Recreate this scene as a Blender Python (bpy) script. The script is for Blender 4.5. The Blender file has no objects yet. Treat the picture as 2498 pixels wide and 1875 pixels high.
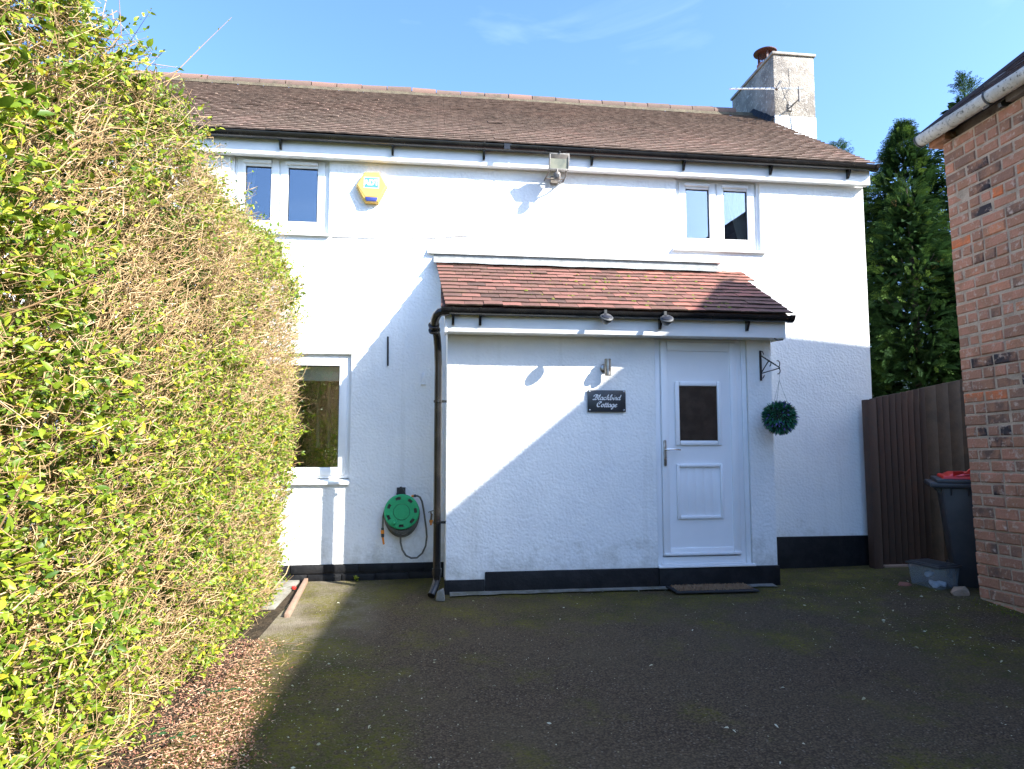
import bpy, bmesh, math, random
import numpy as np
from mathutils import Vector, Matrix, Euler, noise as mnoise

random.seed(7)
RS = np.random.RandomState(11)
C = bpy.context.scene.collection
sc = bpy.context.scene

# ------------------------------------------------------------------ camera
cam_d = bpy.data.cameras.new('camera')
cam = bpy.data.objects.new('camera', cam_d)
C.objects.link(cam)
sc.camera = cam
_R = Vector((0.9927, -0.1207, 0.0003)).normalized()
_F = Vector((0.1203, 0.9894, 0.0810)).normalized()
_U = _R.cross(_F).normalized()
_R = _F.cross(_U).normalized()
m = Matrix(((_R.x, _U.x, -_F.x, 0), (_R.y, _U.y, -_F.y, -6.5484), (_R.z, _U.z, -_F.z, 1.3226), (0, 0, 0, 1)))
cam.matrix_world = m
cam_d.sensor_width = 36
cam_d.lens = 1583.72 / 2498 * 36
cam_d.clip_start = 0.05
cam_d.clip_end = 2000

# ------------------------------------------------------------------ light
TX, TZ = 1.40, 1.175                      # direction towards the sun is (TX, -1, TZ)
SUN = Vector((TX, -1, TZ)).normalized()
elev = math.asin(SUN.z)
world = bpy.data.worlds.new('World')
sc.world = world
world.use_nodes = True
wn, wl = world.node_tree.nodes, world.node_tree.links
wn.clear()
w_out = wn.new('ShaderNodeOutputWorld')
w_bg = wn.new('ShaderNodeBackground')
w_bg.inputs[1].default_value = 0.15
sky = wn.new('ShaderNodeTexSky')
sky.sky_type = 'NISHITA'
sky.sun_disc = False
sky.sun_elevation = elev
sky.sun_rotation = math.atan2(SUN.x, SUN.y)
sky.altitude = 50
sky.air_density = 1.0
sky.dust_density = 2.6
sky.ozone_density = 2.2
# a few thin wisps of high cloud
tc = wn.new('ShaderNodeTexCoord')
mp = wn.new('ShaderNodeMapping'); mp.inputs['Scale'].default_value = (3.0, 3.0, 9.0); mp.inputs['Rotation'].default_value = (0.3, 0.5, 0.2)
nz = wn.new('ShaderNodeTexNoise'); nz.inputs['Scale'].default_value = 1.7; nz.inputs['Detail'].default_value = 8; nz.inputs['Distortion'].default_value = 0.6
cr = wn.new('ShaderNodeValToRGB')
cr.color_ramp.elements[0].position = 0.58; cr.color_ramp.elements[0].color = (0, 0, 0, 1)
cr.color_ramp.elements[1].position = 0.80; cr.color_ramp.elements[1].color = (0.06, 0.06, 0.06, 1)
wm = wn.new('ShaderNodeMix'); wm.data_type = 'RGBA'
wm.inputs[7].default_value = (5.5, 6.3, 7.0, 1)
wl.new(tc.outputs['Generated'], mp.inputs[0]); wl.new(mp.outputs[0], nz.inputs[0]); wl.new(nz.outputs[0], cr.inputs[0])
sm = wn.new('ShaderNodeMix'); sm.data_type = 'RGBA'; sm.blend_type = 'MULTIPLY'; sm.inputs[0].default_value = 1.0
sm.inputs[7].default_value = (0.55, 0.72, 0.96, 1)
wl.new(sky.outputs[0], sm.inputs[6])
wl.new(cr.outputs[0], wm.inputs[0]); wl.new(sm.outputs[2], wm.inputs[6]); wl.new(wm.outputs[2], w_bg.inputs[0])
wl.new(w_bg.outputs[0], w_out.inputs[0])

sun_d = bpy.data.lights.new('sun', 'SUN')
sun_d.energy = 4.3
sun_d.angle = math.radians(0.5)
sun_d.color = (1.0, 0.955, 0.88)
sun = bpy.data.objects.new('sun', sun_d)
C.objects.link(sun)
sun.rotation_euler = (-SUN).to_track_quat('-Z', 'Y').to_euler()
sun.location = SUN * 40

sc.view_settings.view_transform = 'Standard'
sc.view_settings.look = 'None'
sc.view_settings.gamma = 1
sc.view_settings.use_curve_mapping = False
sc.view_settings.exposure = 1.9

# ------------------------------------------------------------------ materials
def mat(name, color, rough=0.7, metal=0.0, spec=0.5, var=None, bump=None, bump_scale=40, bump_dist=0.004, var_scale=6, tint=0.0, coat=0, detail=6, var2=None, var2_scale=40, trans=0.0, voro=False, tintramp=None):
    """principled, optional two-scale colour variation, optional attribute tint, optional bump"""
    M = bpy.data.materials.new(name)
    M.use_nodes = True
    n, l = M.node_tree.nodes, M.node_tree.links
    b = n['Principled BSDF']
    b.inputs['Roughness'].default_value = rough
    b.inputs['Metallic'].default_value = metal
    b.inputs['Specular IOR Level'].default_value = spec
    if coat: b.inputs['Coat Weight'].default_value = coat
    tcn = n.new('ShaderNodeTexCoord')
    geo = n.new('ShaderNodeNewGeometry')
    col = n.new('ShaderNodeRGB'); col.outputs[0].default_value = (*color, 1)
    cur = col.outputs[0]
    if tintramp:
        at = n.new('ShaderNodeAttribute'); at.attribute_name = 'tint'
        r = n.new('ShaderNodeValToRGB')
        els = r.color_ramp.elements
        while len(els) > 1: els.remove(els[-1])
        els[0].position = tintramp[0][0]; els[0].color = (*tintramp[0][1], 1)
        for p, c in tintramp[1:]:
            e = els.new(p); e.color = (*c, 1)
        l.new(at.outputs['Fac'], r.inputs[0]); cur = r.outputs[0]
    def layer(cur, c2, scale, lo=0.42, hi=0.62, fac=1.0):
        t = n.new('ShaderNodeTexNoise'); t.inputs['Scale'].default_value = scale; t.inputs['Detail'].default_value = detail
        t.inputs['Roughness'].default_value = 0.62
        l.new(geo.outputs['Position'], t.inputs[0])
        mr = n.new('ShaderNodeMapRange'); mr.inputs[1].default_value = lo; mr.inputs[2].default_value = hi; mr.inputs[4].default_value = fac
        l.new(t.outputs[0], mr.inputs[0])
        mx = n.new('ShaderNodeMix'); mx.data_type = 'RGBA'
        l.new(mr.outputs[0], mx.inputs[0]); l.new(cur, mx.inputs[6]); mx.inputs[7].default_value = (*c2, 1)
        return mx.outputs[2]
    if var: cur = layer(cur, var, var_scale)
    if var2: cur = layer(cur, var2, var2_scale, 0.55, 0.68)
    if name == 'white_roughcast':
        sx = n.new('ShaderNodeSeparateXYZ'); l.new(geo.outputs['Position'], sx.inputs[0])
        t = n.new('ShaderNodeTexNoise'); t.inputs['Scale'].default_value = 5; t.inputs['Detail'].default_value = 8; t.inputs['Roughness'].default_value = 0.75
        l.new(geo.outputs['Position'], t.inputs[0])
        zr = n.new('ShaderNodeMapRange'); zr.inputs[1].default_value = 0.75; zr.inputs[2].default_value = 0.05; zr.inputs[3].default_value = -0.28; zr.inputs[4].default_value = 0.16
        l.new(sx.outputs[2], zr.inputs[0])
        ad_ = n.new('ShaderNodeMath'); ad_.operation = 'ADD'; l.new(t.outputs[0], ad_.inputs[0]); l.new(zr.outputs[0], ad_.inputs[1])
        mr = n.new('ShaderNodeMapRange'); mr.inputs[1].default_value = 0.48; mr.inputs[2].default_value = 0.72; mr.inputs[4].default_value = 0.55
        l.new(ad_.outputs[0], mr.inputs[0])
        mx = n.new('ShaderNodeMix'); mx.data_type = 'RGBA'; l.new(mr.outputs[0], mx.inputs[0]); l.new(cur, mx.inputs[6]); mx.inputs[7].default_value = (0.36, 0.35, 0.29, 1); cur = mx.outputs[2]
        mpp = n.new('ShaderNodeMapping'); mpp.inputs['Scale'].default_value = (9, 9, 0.5); l.new(geo.outputs['Position'], mpp.inputs[0])
        t2 = n.new('ShaderNodeTexNoise'); t2.inputs['Scale'].default_value = 1.0; t2.inputs['Detail'].default_value = 5; l.new(mpp.outputs[0], t2.inputs[0])
        mr2 = n.new('ShaderNodeMapRange'); mr2.inputs[1].default_value = 0.58; mr2.inputs[2].default_value = 0.78; mr2.inputs[4].default_value = 0.35; l.new(t2.outputs[0], mr2.inputs[0])
        mx2 = n.new('ShaderNodeMix'); mx2.data_type = 'RGBA'; l.new(mr2.outputs[0], mx2.inputs[0]); l.new(cur, mx2.inputs[6]); mx2.inputs[7].default_value = (0.60, 0.59, 0.55, 1); cur = mx2.outputs[2]
    l.new(cur, b.inputs['Base Color'])
    if bump:
        if voro:
            t = n.new('ShaderNodeTexVoronoi'); t.inputs['Scale'].default_value = bump_scale
            t.feature = 'SMOOTH_F1'
            t2 = n.new('ShaderNodeTexNoise'); t2.inputs['Scale'].default_value = bump_scale * 0.8; t2.inputs['Detail'].default_value = 4
            l.new(geo.outputs['Position'], t.inputs[0]); l.new(geo.outputs['Position'], t2.inputs[0])
            ma = n.new('ShaderNodeMath'); ma.operation = 'ADD'
            l.new(t.outputs['Distance'], ma.inputs[0]); l.new(t2.outputs[0], ma.inputs[1]); h = ma.outputs[0]
        else:
            t = n.new('ShaderNodeTexNoise'); t.inputs['Scale'].default_value = bump_scale; t.inputs['Detail'].default_value = 5
            l.new(geo.outputs['Position'], t.inputs[0]); h = t.outputs[0]
        bp = n.new('ShaderNodeBump'); bp.inputs['Strength'].default_value = bump; bp.inputs['Distance'].default_value = bump_dist
        l.new(h, bp.inputs['Height']); l.new(bp.outputs[0], b.inputs['Normal'])
    if trans:
        tr = n.new('ShaderNodeBsdfTranslucent'); l.new(cur, tr.inputs[0])
        ms = n.new('ShaderNodeMixShader'); ms.inputs[0].default_value = trans
        l.new(b.outputs[0], ms.inputs[1]); l.new(tr.outputs[0], ms.inputs[2])
        l.new(ms.outputs[0], n['Material Output'].inputs[0])
    return M

def glass_mat(name, refl=0.16, tint=(0.55, 0.58, 0.58), rough=0.0):
    M = bpy.data.materials.new(name); M.use_nodes = True
    n, l = M.node_tree.nodes, M.node_tree.links
    n.remove(n['Principled BSDF'])
    tr = n.new('ShaderNodeBsdfTransparent'); tr.inputs[0].default_value = (*tint, 1)
    gl = n.new('ShaderNodeBsdfGlossy'); gl.inputs['Roughness'].default_value = rough; gl.inputs[0].default_value = (0.9, 0.95, 1, 1)
    fr = n.new('ShaderNodeFresnel'); fr.inputs[0].default_value = 1.5
    ad = n.new('ShaderNodeMath'); ad.operation = 'MULTIPLY_ADD'; ad.inputs[1].default_value = 1.1; ad.inputs[2].default_value = refl
    ad.use_clamp = True
    ms = n.new('ShaderNodeMixShader')
    l.new(fr.outputs[0], ad.inputs[0]); l.new(ad.outputs[0], ms.inputs[0]); l.new(tr.outputs[0], ms.inputs[1]); l.new(gl.outputs[0], ms.inputs[2])
    l.new(ms.outputs[0], n['Material Output'].inputs[0])
    return M

M = {}
M['render'] = mat('white_roughcast', (0.84, 0.84, 0.82), 0.85, spec=0.2, var=(0.79, 0.795, 0.79), var_scale=2.2, bump=0.9, bump_scale=46, bump_dist=0.0044, voro=True)
M['render_smooth'] = mat('white_smooth_render', (0.84, 0.84, 0.82), 0.8, spec=0.2, var=(0.76, 0.76, 0.74), var_scale=3, bump=0.5, bump_scale=60, bump_dist=0.003)
M['upvc'] = mat('white_upvc', (0.84, 0.85, 0.85), 0.32, var=(0.77, 0.78, 0.79), var_scale=2)
M['door'] = mat('door_upvc', (0.84, 0.85, 0.86), 0.35, var=(0.81, 0.82, 0.83), var_scale=2)
M['gutter'] = mat('black_plastic', (0.008, 0.008, 0.009), 0.25, var=(0.016, 0.015, 0.014), var_scale=5, spec=0.5)
M['bitumen'] = mat('black_masonry_paint', (0.006, 0.0065, 0.008), 0.6, spec=0.25, var=(0.014, 0.014, 0.015), var_scale=8, bump=0.7, bump_scale=45, bump_dist=0.006)
M['tile_main'] = mat('weathered_clay_tile', (0.1, 0.07, 0.06), 0.9, spec=0.2, var=(0.200, 0.145, 0.112), var_scale=1.4, var2=(0.21, 0.19, 0.14), var2_scale=14, bump=0.5, bump_scale=90, bump_dist=0.002,
    tintramp=[(0, (0.105, 0.074, 0.056)), (0.35, (0.245, 0.170, 0.134)), (0.7, (0.320, 0.215, 0.172)), (1, (0.380, 0.228, 0.180))])
M['tile_porch'] = mat('red_clay_tile', (0.3, 0.1, 0.07), 0.88, spec=0.2, var2=(0.13, 0.075, 0.05), var2_scale=9, bump=0.5, bump_scale=90, bump_dist=0.002,
    tintramp=[(0, (0.085, 0.050, 0.042)), (0.4, (0.155, 0.076, 0.060)), (0.75, (0.225, 0.098, 0.078)), (1, (0.36, 0.125, 0.092))])
M['tile_edge'] = mat('dirty_shaded_tile_edge', (0.060, 0.042, 0.032), 0.95, spec=0.1, var=(0.085, 0.062, 0.042), var_scale=9)  # dirt plus the shadow under each overlap, both put into the edge colour
M['tile_edge_main'] = mat('weathered_shaded_tile_edge', (0.165, 0.120, 0.096), 0.95, spec=0.1, var=(0.100, 0.072, 0.058), var_scale=9)  # main roof edges: weathering and course shadow lines painted together
M['tile_ridge'] = mat('ridge_clay', (0.17, 0.105, 0.082), 0.9, spec=0.2, bump=0.5, bump_scale=60, bump_dist=0.003, var2=(0.10, 0.08, 0.06), var2_scale=8,
    tintramp=[(0, (0.135, 0.095, 0.077)), (0.6, (0.170, 0.112, 0.090)), (1, (0.215, 0.125, 0.095))])
M['moss'] = mat('moss', (0.10, 0.12, 0.02), 1.0, spec=0.1, var=(0.16, 0.13, 0.03), var_scale=20, bump=1, bump_scale=150, bump_dist=0.004)
M['mortar_grey'] = mat('grey_mortar', (0.20, 0.195, 0.18), 0.95, spec=0.2, var=(0.12, 0.12, 0.09), var_scale=9, bump=0.8, bump_scale=50, bump_dist=0.006)
M['lead'] = mat('lead_flashing', (0.24, 0.25, 0.245), 0.6, var=(0.17, 0.175, 0.17), var_scale=12, bump=0.6, bump_scale=18, bump_dist=0.008)
M['glass'] = glass_mat('window_glass', 0.125, tint=(0.93, 0.95, 0.95))
M['doorglass'] = mat('obscure_glass_brick_reflection', (0.030, 0.021, 0.016), 0.22, var=(0.045, 0.034, 0.026), var_scale=9, spec=0.6)  # brown of the reflected brickwork is put into the glass colour
M['rubber'] = mat('black_rubber_seal', (0.02, 0.02, 0.022), 0.6)
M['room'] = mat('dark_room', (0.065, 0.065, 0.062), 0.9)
M['curtain'] = mat('cream_curtain', (0.62, 0.56, 0.45), 0.9, trans=0.3)
M['steel'] = mat('brushed_steel', (0.42, 0.40, 0.37), 0.35, metal=1.0, var=(0.28, 0.25, 0.22), var_scale=30)
M['chrome'] = mat('polished_steel', (0.8, 0.8, 0.8), 0.12, metal=1.0)
M['iron'] = mat('black_wrought_iron', (0.015, 0.015, 0.015), 0.5, bump=0.3, bump_scale=120, bump_dist=0.002)
M['slate'] = mat('black_slate', (0.022, 0.026, 0.032), 0.38, var=(0.035, 0.038, 0.045), var_scale=14, bump=0.3, bump_scale=60, bump_dist=0.002)
M['letter'] = mat('white_letter_paint', (0.75, 0.75, 0.75), 0.6)
M['bell'] = mat('yellow_plastic', (0.72, 0.45, 0.10), 0.45, var=(0.66, 0.42, 0.10), var_scale=8)
M['bell_face'] = mat('cream_yellow_plastic', (0.58, 0.38, 0.10), 0.45)
M['bell_blue'] = mat('blue_strobe_lens', (0.035, 0.05, 0.22), 0.2, spec=0.6)
M['panel_blue'] = mat('sun_bleached_blue_print', (0.05, 0.22, 0.34), 0.5, var=(0.09, 0.30, 0.40), var_scale=30)
M['fl_grey'] = mat('weathered_grey_metal', (0.35, 0.33, 0.30), 0.5, metal=0.3, var=(0.22, 0.20, 0.18), var_scale=25)
M['fl_dark'] = mat('weathered_dark_plastic', (0.11, 0.095, 0.08), 0.5, var=(0.16, 0.14, 0.12), var_scale=25)
M['fl_glass'] = mat('lamp_glass', (0.20, 0.22, 0.19), 0.12, spec=0.8, var=(0.32, 0.32, 0.25), var_scale=8)
M['reel'] = mat('green_plastic', (0.030, 0.36, 0.145), 0.5, spec=0.3, var=(0.035, 0.40, 0.16), var_scale=10)
M['hose'] = mat('grey_hose', (0.07, 0.075, 0.065), 0.5, var=(0.13, 0.12, 0.09), var_scale=20)
M['darkplastic'] = mat('dark_grey_plastic', (0.035, 0.037, 0.038), 0.5)
M['orange'] = mat('orange_plastic', (0.75, 0.24, 0.02), 0.4)
M['red'] = mat('red_plastic', (0.62, 0.025, 0.02), 0.35, var=(0.55, 0.03, 0.02), var_scale=10)
M['bin'] = mat('charcoal_plastic', (0.035, 0.037, 0.042), 0.45, var=(0.05, 0.05, 0.052), var_scale=5)
M['brass'] = mat('old_brass', (0.14, 0.10, 0.06), 0.5, metal=0.7)
M['cone_bark'] = mat('conifer_bark', (0.05, 0.036, 0.027), 0.95, bump=1, bump_scale=30, bump_dist=0.02)
M['fence'] = mat('dark_stained_timber', (0.040, 0.024, 0.018), 0.75, var2=(0.045, 0.028, 0.019), var2_scale=12, bump=0.6, bump_scale=35, bump_dist=0.003,
    tintramp=[(0, (0.034, 0.019, 0.012)), (1, (0.085, 0.040, 0.024))])
M['fence_board'] = mat('weathered_brown_timber', (0.080, 0.052, 0.032), 0.8, var=(0.050, 0.034, 0.022), var_scale=5, bump=0.6, bump_scale=35, bump_dist=0.003)
M['edging'] = mat('weathered_edging_timber', (0.30, 0.19, 0.13), 0.85, var=(0.22, 0.15, 0.11), var_scale=12, bump=0.6, bump_scale=60, bump_dist=0.003)
M['brick'] = mat('old_red_brick', (0.2, 0.1, 0.07), 0.92, spec=0.2, var=(0.38, 0.18, 0.10), var_scale=6, var2=(0.55, 0.38, 0.27), var2_scale=19, bump=0.9, bump_scale=55, bump_dist=0.006,
    tintramp=[(0, (0.055, 0.042, 0.040)), (0.12, (0.23, 0.130, 0.085)), (0.4, (0.44, 0.200, 0.120)), (0.7, (0.54, 0.232, 0.138)), (0.9, (0.62, 0.235, 0.110)), (1, (0.70, 0.18, 0.060))])
M['mortar'] = mat('lime_mortar', (0.52, 0.38, 0.26), 0.98, spec=0.1, var=(0.38, 0.28, 0.19), var_scale=7, bump=1, bump_scale=70, bump_dist=0.006)
M['barn_roof'] = mat('rusty_streaked_tile', (0.06, 0.03, 0.024), 0.8, var=(0.035, 0.024, 0.024), var_scale=5,
    tintramp=[(0, (0.030, 0.020, 0.020)), (0.5, (0.060, 0.030, 0.024)), (0.9, (0.085, 0.035, 0.025)), (1, (0.30, 0.29, 0.30))])
M['barn_gutter'] = mat('old_cream_gutter', (0.60, 0.56, 0.48), 0.6, var=(0.46, 0.42, 0.34), var_scale=6, var2=(0.10, 0.09, 0.06), var2_scale=38, bump=0.3, bump_scale=30, bump_dist=0.003)
M['rafter'] = mat('old_grey_timber', (0.16, 0.13, 0.10), 0.9, var=(0.09, 0.07, 0.055), var_scale=9, bump=0.6, bump_scale=40, bump_dist=0.004)
M['chimney'] = mat('weathered_grey_roughcast', (0.34, 0.30, 0.25), 0.95, spec=0.15, var=(0.20, 0.175, 0.15), var_scale=2.5, var2=(0.50, 0.46, 0.40), var2_scale=22, bump=1, bump_scale=60, bump_dist=0.006, voro=True)
M['coping'] = mat('concrete_coping', (0.36, 0.32, 0.27), 0.9, var=(0.26, 0.23, 0.20), var_scale=9, bump=0.6, bump_scale=50, bump_dist=0.004)
M['terracotta'] = mat('terracotta', (0.36, 0.12, 0.07), 0.8, var=(0.28, 0.10, 0.07), var_scale=10)
M['cowl'] = mat('rusty_red_cowl', (0.10, 0.028, 0.022), 0.6, var=(0.05, 0.02, 0.018), var_scale=14)
M['alu'] = mat('aluminium', (0.75, 0.76, 0.78), 0.3, metal=0.9)
M['wire'] = mat('galvanised_wire', (0.20, 0.22, 0.22), 0.5, metal=0.5)
M['white_cable'] = mat('white_painted_cable', (0.34, 0.32, 0.31), 0.7)
M['coir'] = mat('coir_mat', (0.42, 0.28, 0.17), 1.0, spec=0.05, var=(0.28, 0.18, 0.11), var_scale=30, bump=1, bump_scale=160, bump_dist=0.01)
M['soil'] = mat('soil', (0.06, 0.045, 0.03), 1.0, spec=0.1, var=(0.035, 0.028, 0.02), var_scale=12, bump=1, bump_scale=40, bump_dist=0.02)
M['concrete'] = mat('old_concrete', (0.24, 0.23, 0.20), 0.95, var=(0.15, 0.14, 0.11), var_scale=6, var2=(0.09, 0.09, 0.04), var2_scale=9, bump=0.6, bump_scale=60, bump_dist=0.005)
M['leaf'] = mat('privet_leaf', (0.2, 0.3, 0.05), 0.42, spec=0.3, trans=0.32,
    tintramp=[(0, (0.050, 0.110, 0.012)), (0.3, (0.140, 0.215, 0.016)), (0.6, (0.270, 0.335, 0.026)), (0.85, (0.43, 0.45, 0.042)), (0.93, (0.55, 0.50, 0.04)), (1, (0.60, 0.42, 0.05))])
M['twig'] = mat('privet_twig', (0.4, 0.3, 0.2), 0.8, spec=0.2,
    tintramp=[(0, (0.15, 0.088, 0.042)), (0.35, (0.36, 0.235, 0.115)), (0.75, (0.55, 0.39, 0.21)), (1, (0.64, 0.48, 0.29))])
M['conifer'] = mat('cypress_foliage', (0.04, 0.08, 0.02), 0.85, spec=0.08, trans=0.25,
    tintramp=[(0, (0.012, 0.028, 0.010)), (0.45, (0.028, 0.064, 0.016)), (0.8, (0.085, 0.140, 0.024)), (0.97, (0.12, 0.19, 0.035)), (1, (0.22, 0.15, 0.06))])
M['ball_leaf'] = mat('plastic_box_leaf', (0.02, 0.09, 0.05), 0.4, spec=0.5,
    tintramp=[(0, (0.012, 0.075, 0.036)), (0.6, (0.026, 0.16, 0.080)), (0.85, (0.055, 0.26, 0.125)), (0.9, (0.12, 0.10, 0.34)), (1, (0.17, 0.13, 0.45))])
M['litter'] = mat('dry_leaf_litter', (0.3, 0.2, 0.1), 0.85, spec=0.15, trans=0.1,
    tintramp=[(0, (0.10, 0.045, 0.03)), (0.35, (0.25, 0.11, 0.07)), (0.75, (0.44, 0.24, 0.155)), (0.95, (0.58, 0.40, 0.28)), (1, (0.36, 0.40, 0.07))])
M['petal'] = mat('pale_fallen_leaf', (0.45, 0.42, 0.28), 0.7, spec=0.2,
    tintramp=[(0, (0.10, 0.07, 0.05)), (0.3, (0.30, 0.28, 0.16)), (1, (0.55, 0.55, 0.42))])
M['ivy'] = mat('ivy_leaf', (0.03, 0.09, 0.03), 0.4, trans=0.2)

# translucent storage crate
M['crate'] = bpy.data.materials.new('frosted_plastic'); M['crate'].use_nodes = True
_n, _l = M['crate'].node_tree.nodes, M['crate'].node_tree.links
_b = _n['Principled BSDF']; _b.inputs['Base Color'].default_value = (0.42, 0.46, 0.50, 1); _b.inputs['Roughness'].default_value = 0.35
_t = _n.new('ShaderNodeBsdfTransparent'); _t.inputs[0].default_value = (0.8, 0.85, 0.9, 1); _ms = _n.new('ShaderNodeMixShader'); _ms.inputs[0].default_value = 0.72
_l.new(_b.outputs[0], _ms.inputs[1]); _l.new(_t.outputs[0], _ms.inputs[2]); _l.new(_ms.outputs[0], _n['Material Output'].inputs[0])

def asphalt():
    A = bpy.data.materials.new('asphalt_with_moss'); A.use_nodes = True
    n, l = A.node_tree.nodes, A.node_tree.links
    b = n['Principled BSDF']; b.inputs['Roughness'].default_value = 0.9; b.inputs['Specular IOR Level'].default_value = 0.12
    geo = n.new('ShaderNodeNewGeometry')
    def noise(scale, detail=4, rough=0.6):
        t = n.new('ShaderNodeTexNoise'); t.inputs['Scale'].default_value = scale; t.inputs['Detail'].default_value = detail; t.inputs['Roughness'].default_value = rough
        l.new(geo.outputs['Position'], t.inputs[0]); return t.outputs[0]
    def rng(s, a, b_, c=0, d=1):
        r = n.new('ShaderNodeMapRange'); r.inputs[1].default_value = a; r.inputs[2].default_value = b_; r.inputs[3].default_value = c; r.inputs[4].default_value = d
        l.new(s, r.inputs[0]); return r.outputs[0]
    def mix(f, c1, c2):
        x = n.new('ShaderNodeMix'); x.data_type = 'RGBA'
        l.new(f, x.inputs[0])
        for i, c in ((6, c1), (7, c2)):
            if isinstance(c, tuple): x.inputs[i].default_value = (*c, 1)
            else: l.new(c, x.inputs[i])
        return x.outputs[2]
    def op(o, a, b_):
        x = n.new('ShaderNodeMath'); x.operation = o; x.use_clamp = True
        for i, c in ((0, a), (1, b_)):
            if isinstance(c, (int, float)): x.inputs[i].default_value = c
            else: l.new(c, x.inputs[i])
        return x.outputs[0]
    vo = n.new('ShaderNodeTexVoronoi'); vo.inputs['Scale'].default_value = 95; vo.inputs['Randomness'].default_value = 1
    l.new(geo.outputs['Position'], vo.inputs[0])
    sep = n.new('ShaderNodeSeparateColor'); l.new(vo.outputs['Color'], sep.inputs[0])
    stone = mix(sep.outputs[0], (0.056, 0.039, 0.024), (0.130, 0.094, 0.059))
    stone = mix(rng(sep.outputs[1], 0.93, 0.98), stone, (0.17, 0.145, 0.11))
    gap = rng(vo.outputs['Distance'], 0.35, 0.75)
    base = mix(gap, stone, (0.040, 0.028, 0.017))
    base = mix(rng(noise(1.1, 5), 0.42, 0.68, 0, 0.45), base, (0.085, 0.066, 0.038))
    # worn strip beside the edging board, its colour lightened to look sunlit
    sx0 = n.new('ShaderNodeSeparateXYZ'); l.new(geo.outputs['Position'], sx0.inputs[0])
    worn = op('MULTIPLY', rng(sx0.outputs[0], -0.3, -0.8), op('MULTIPLY', rng(sx0.outputs[1], -2.6, -1.6), rng(noise(2.3, 5), 0.30, 0.62)))
    base = mix(op('MULTIPLY', worn, 0.8), base, (0.23, 0.20, 0.15))
    # where moss likes to grow: near the walls, near the hedge, in broad patches
    sx = n.new('ShaderNodeSeparateXYZ'); l.new(geo.outputs['Position'], sx.inputs[0])
    nearwall = rng(sx.outputs[1], -2.4, -0.7)
    right = rng(sx.outputs[0], 1.6, 3.6)
    hedge = rng(sx.outputs[0], 0.1, -1.0)
    near_l = rng(sx.outputs[1], -1.9, -2.6)
    bias = op('MAXIMUM', op('MULTIPLY', nearwall, 0.19), op('MULTIPLY', op('MULTIPLY', hedge, near_l), 0.30))
    bias = op('MAXIMUM', bias, op('MULTIPLY', right, 0.12))
    fringe = op('MULTIPLY', rng(sx.outputs[0], -0.25, -0.75), rng(sx.outputs[1], -1.55, -1.95))
    bias = op('MAXIMUM', bias, op('MULTIPLY', fringe, 0.26))
    mo = op('ADD', noise(1.6, 7, 0.7), bias)
    patch = rng(mo, 0.545, 0.70)
    fine = rng(noise(38, 4, 0.7), 0.38, 0.60)
    mossf = op('MULTIPLY', patch, fine)
    mcol = mix(rng(noise(3.1, 3), 0.35, 0.65), (0.045, 0.050, 0.008), (0.110, 0.100, 0.014))
    colr = mix(mossf, base, mcol)
    l.new(colr, b.inputs['Base Color'])
    h = op('SUBTRACT', 1.0, vo.outputs['Distance'])
    h2 = op('ADD', op('MULTIPLY', h, 0.6), op('MULTIPLY', mossf, 0.35))
    bp = n.new('ShaderNodeBump'); bp.inputs['Strength'].default_value = 1.0; bp.inputs['Distance'].default_value = 0.007
    l.new(h2, bp.inputs['Height'])
    bp2 = n.new('ShaderNodeBump'); bp2.inputs['Strength'].default_value = 0.5; bp2.inputs['Distance'].default_value = 0.03
    l.new(noise(5, 3), bp2.inputs['Height']); l.new(bp.outputs[0], bp2.inputs['Normal'])
    l.new(bp2.outputs[0], b.inputs['Normal'])
    return A
M['asphalt'] = asphalt()
M['grass'] = mat('rough_grass', (0.05, 0.075, 0.02), 1.0, spec=0.1, var=(0.08, 0.08, 0.03), var_scale=3, bump=1, bump_scale=30, bump_dist=0.03)

# ------------------------------------------------------------------ helpers
def org(p):
    v = Vector((0, 0, 0))
    while p is not None:
        v = v + p.location; p = p.parent
    return v

def tag(o, label=None, cat=None, group=None, kind=None):
    if label: o['label'] = label
    if cat: o['category'] = cat
    if group: o['group'] = group
    if kind: o['kind'] = kind
    return o

def thing(name, loc, label, cat, group=None):
    o = bpy.data.objects.new(name, None); C.objects.link(o); o.location = loc
    o.empty_display_size = 0.1
    return tag(o, label, cat, group)

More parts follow.
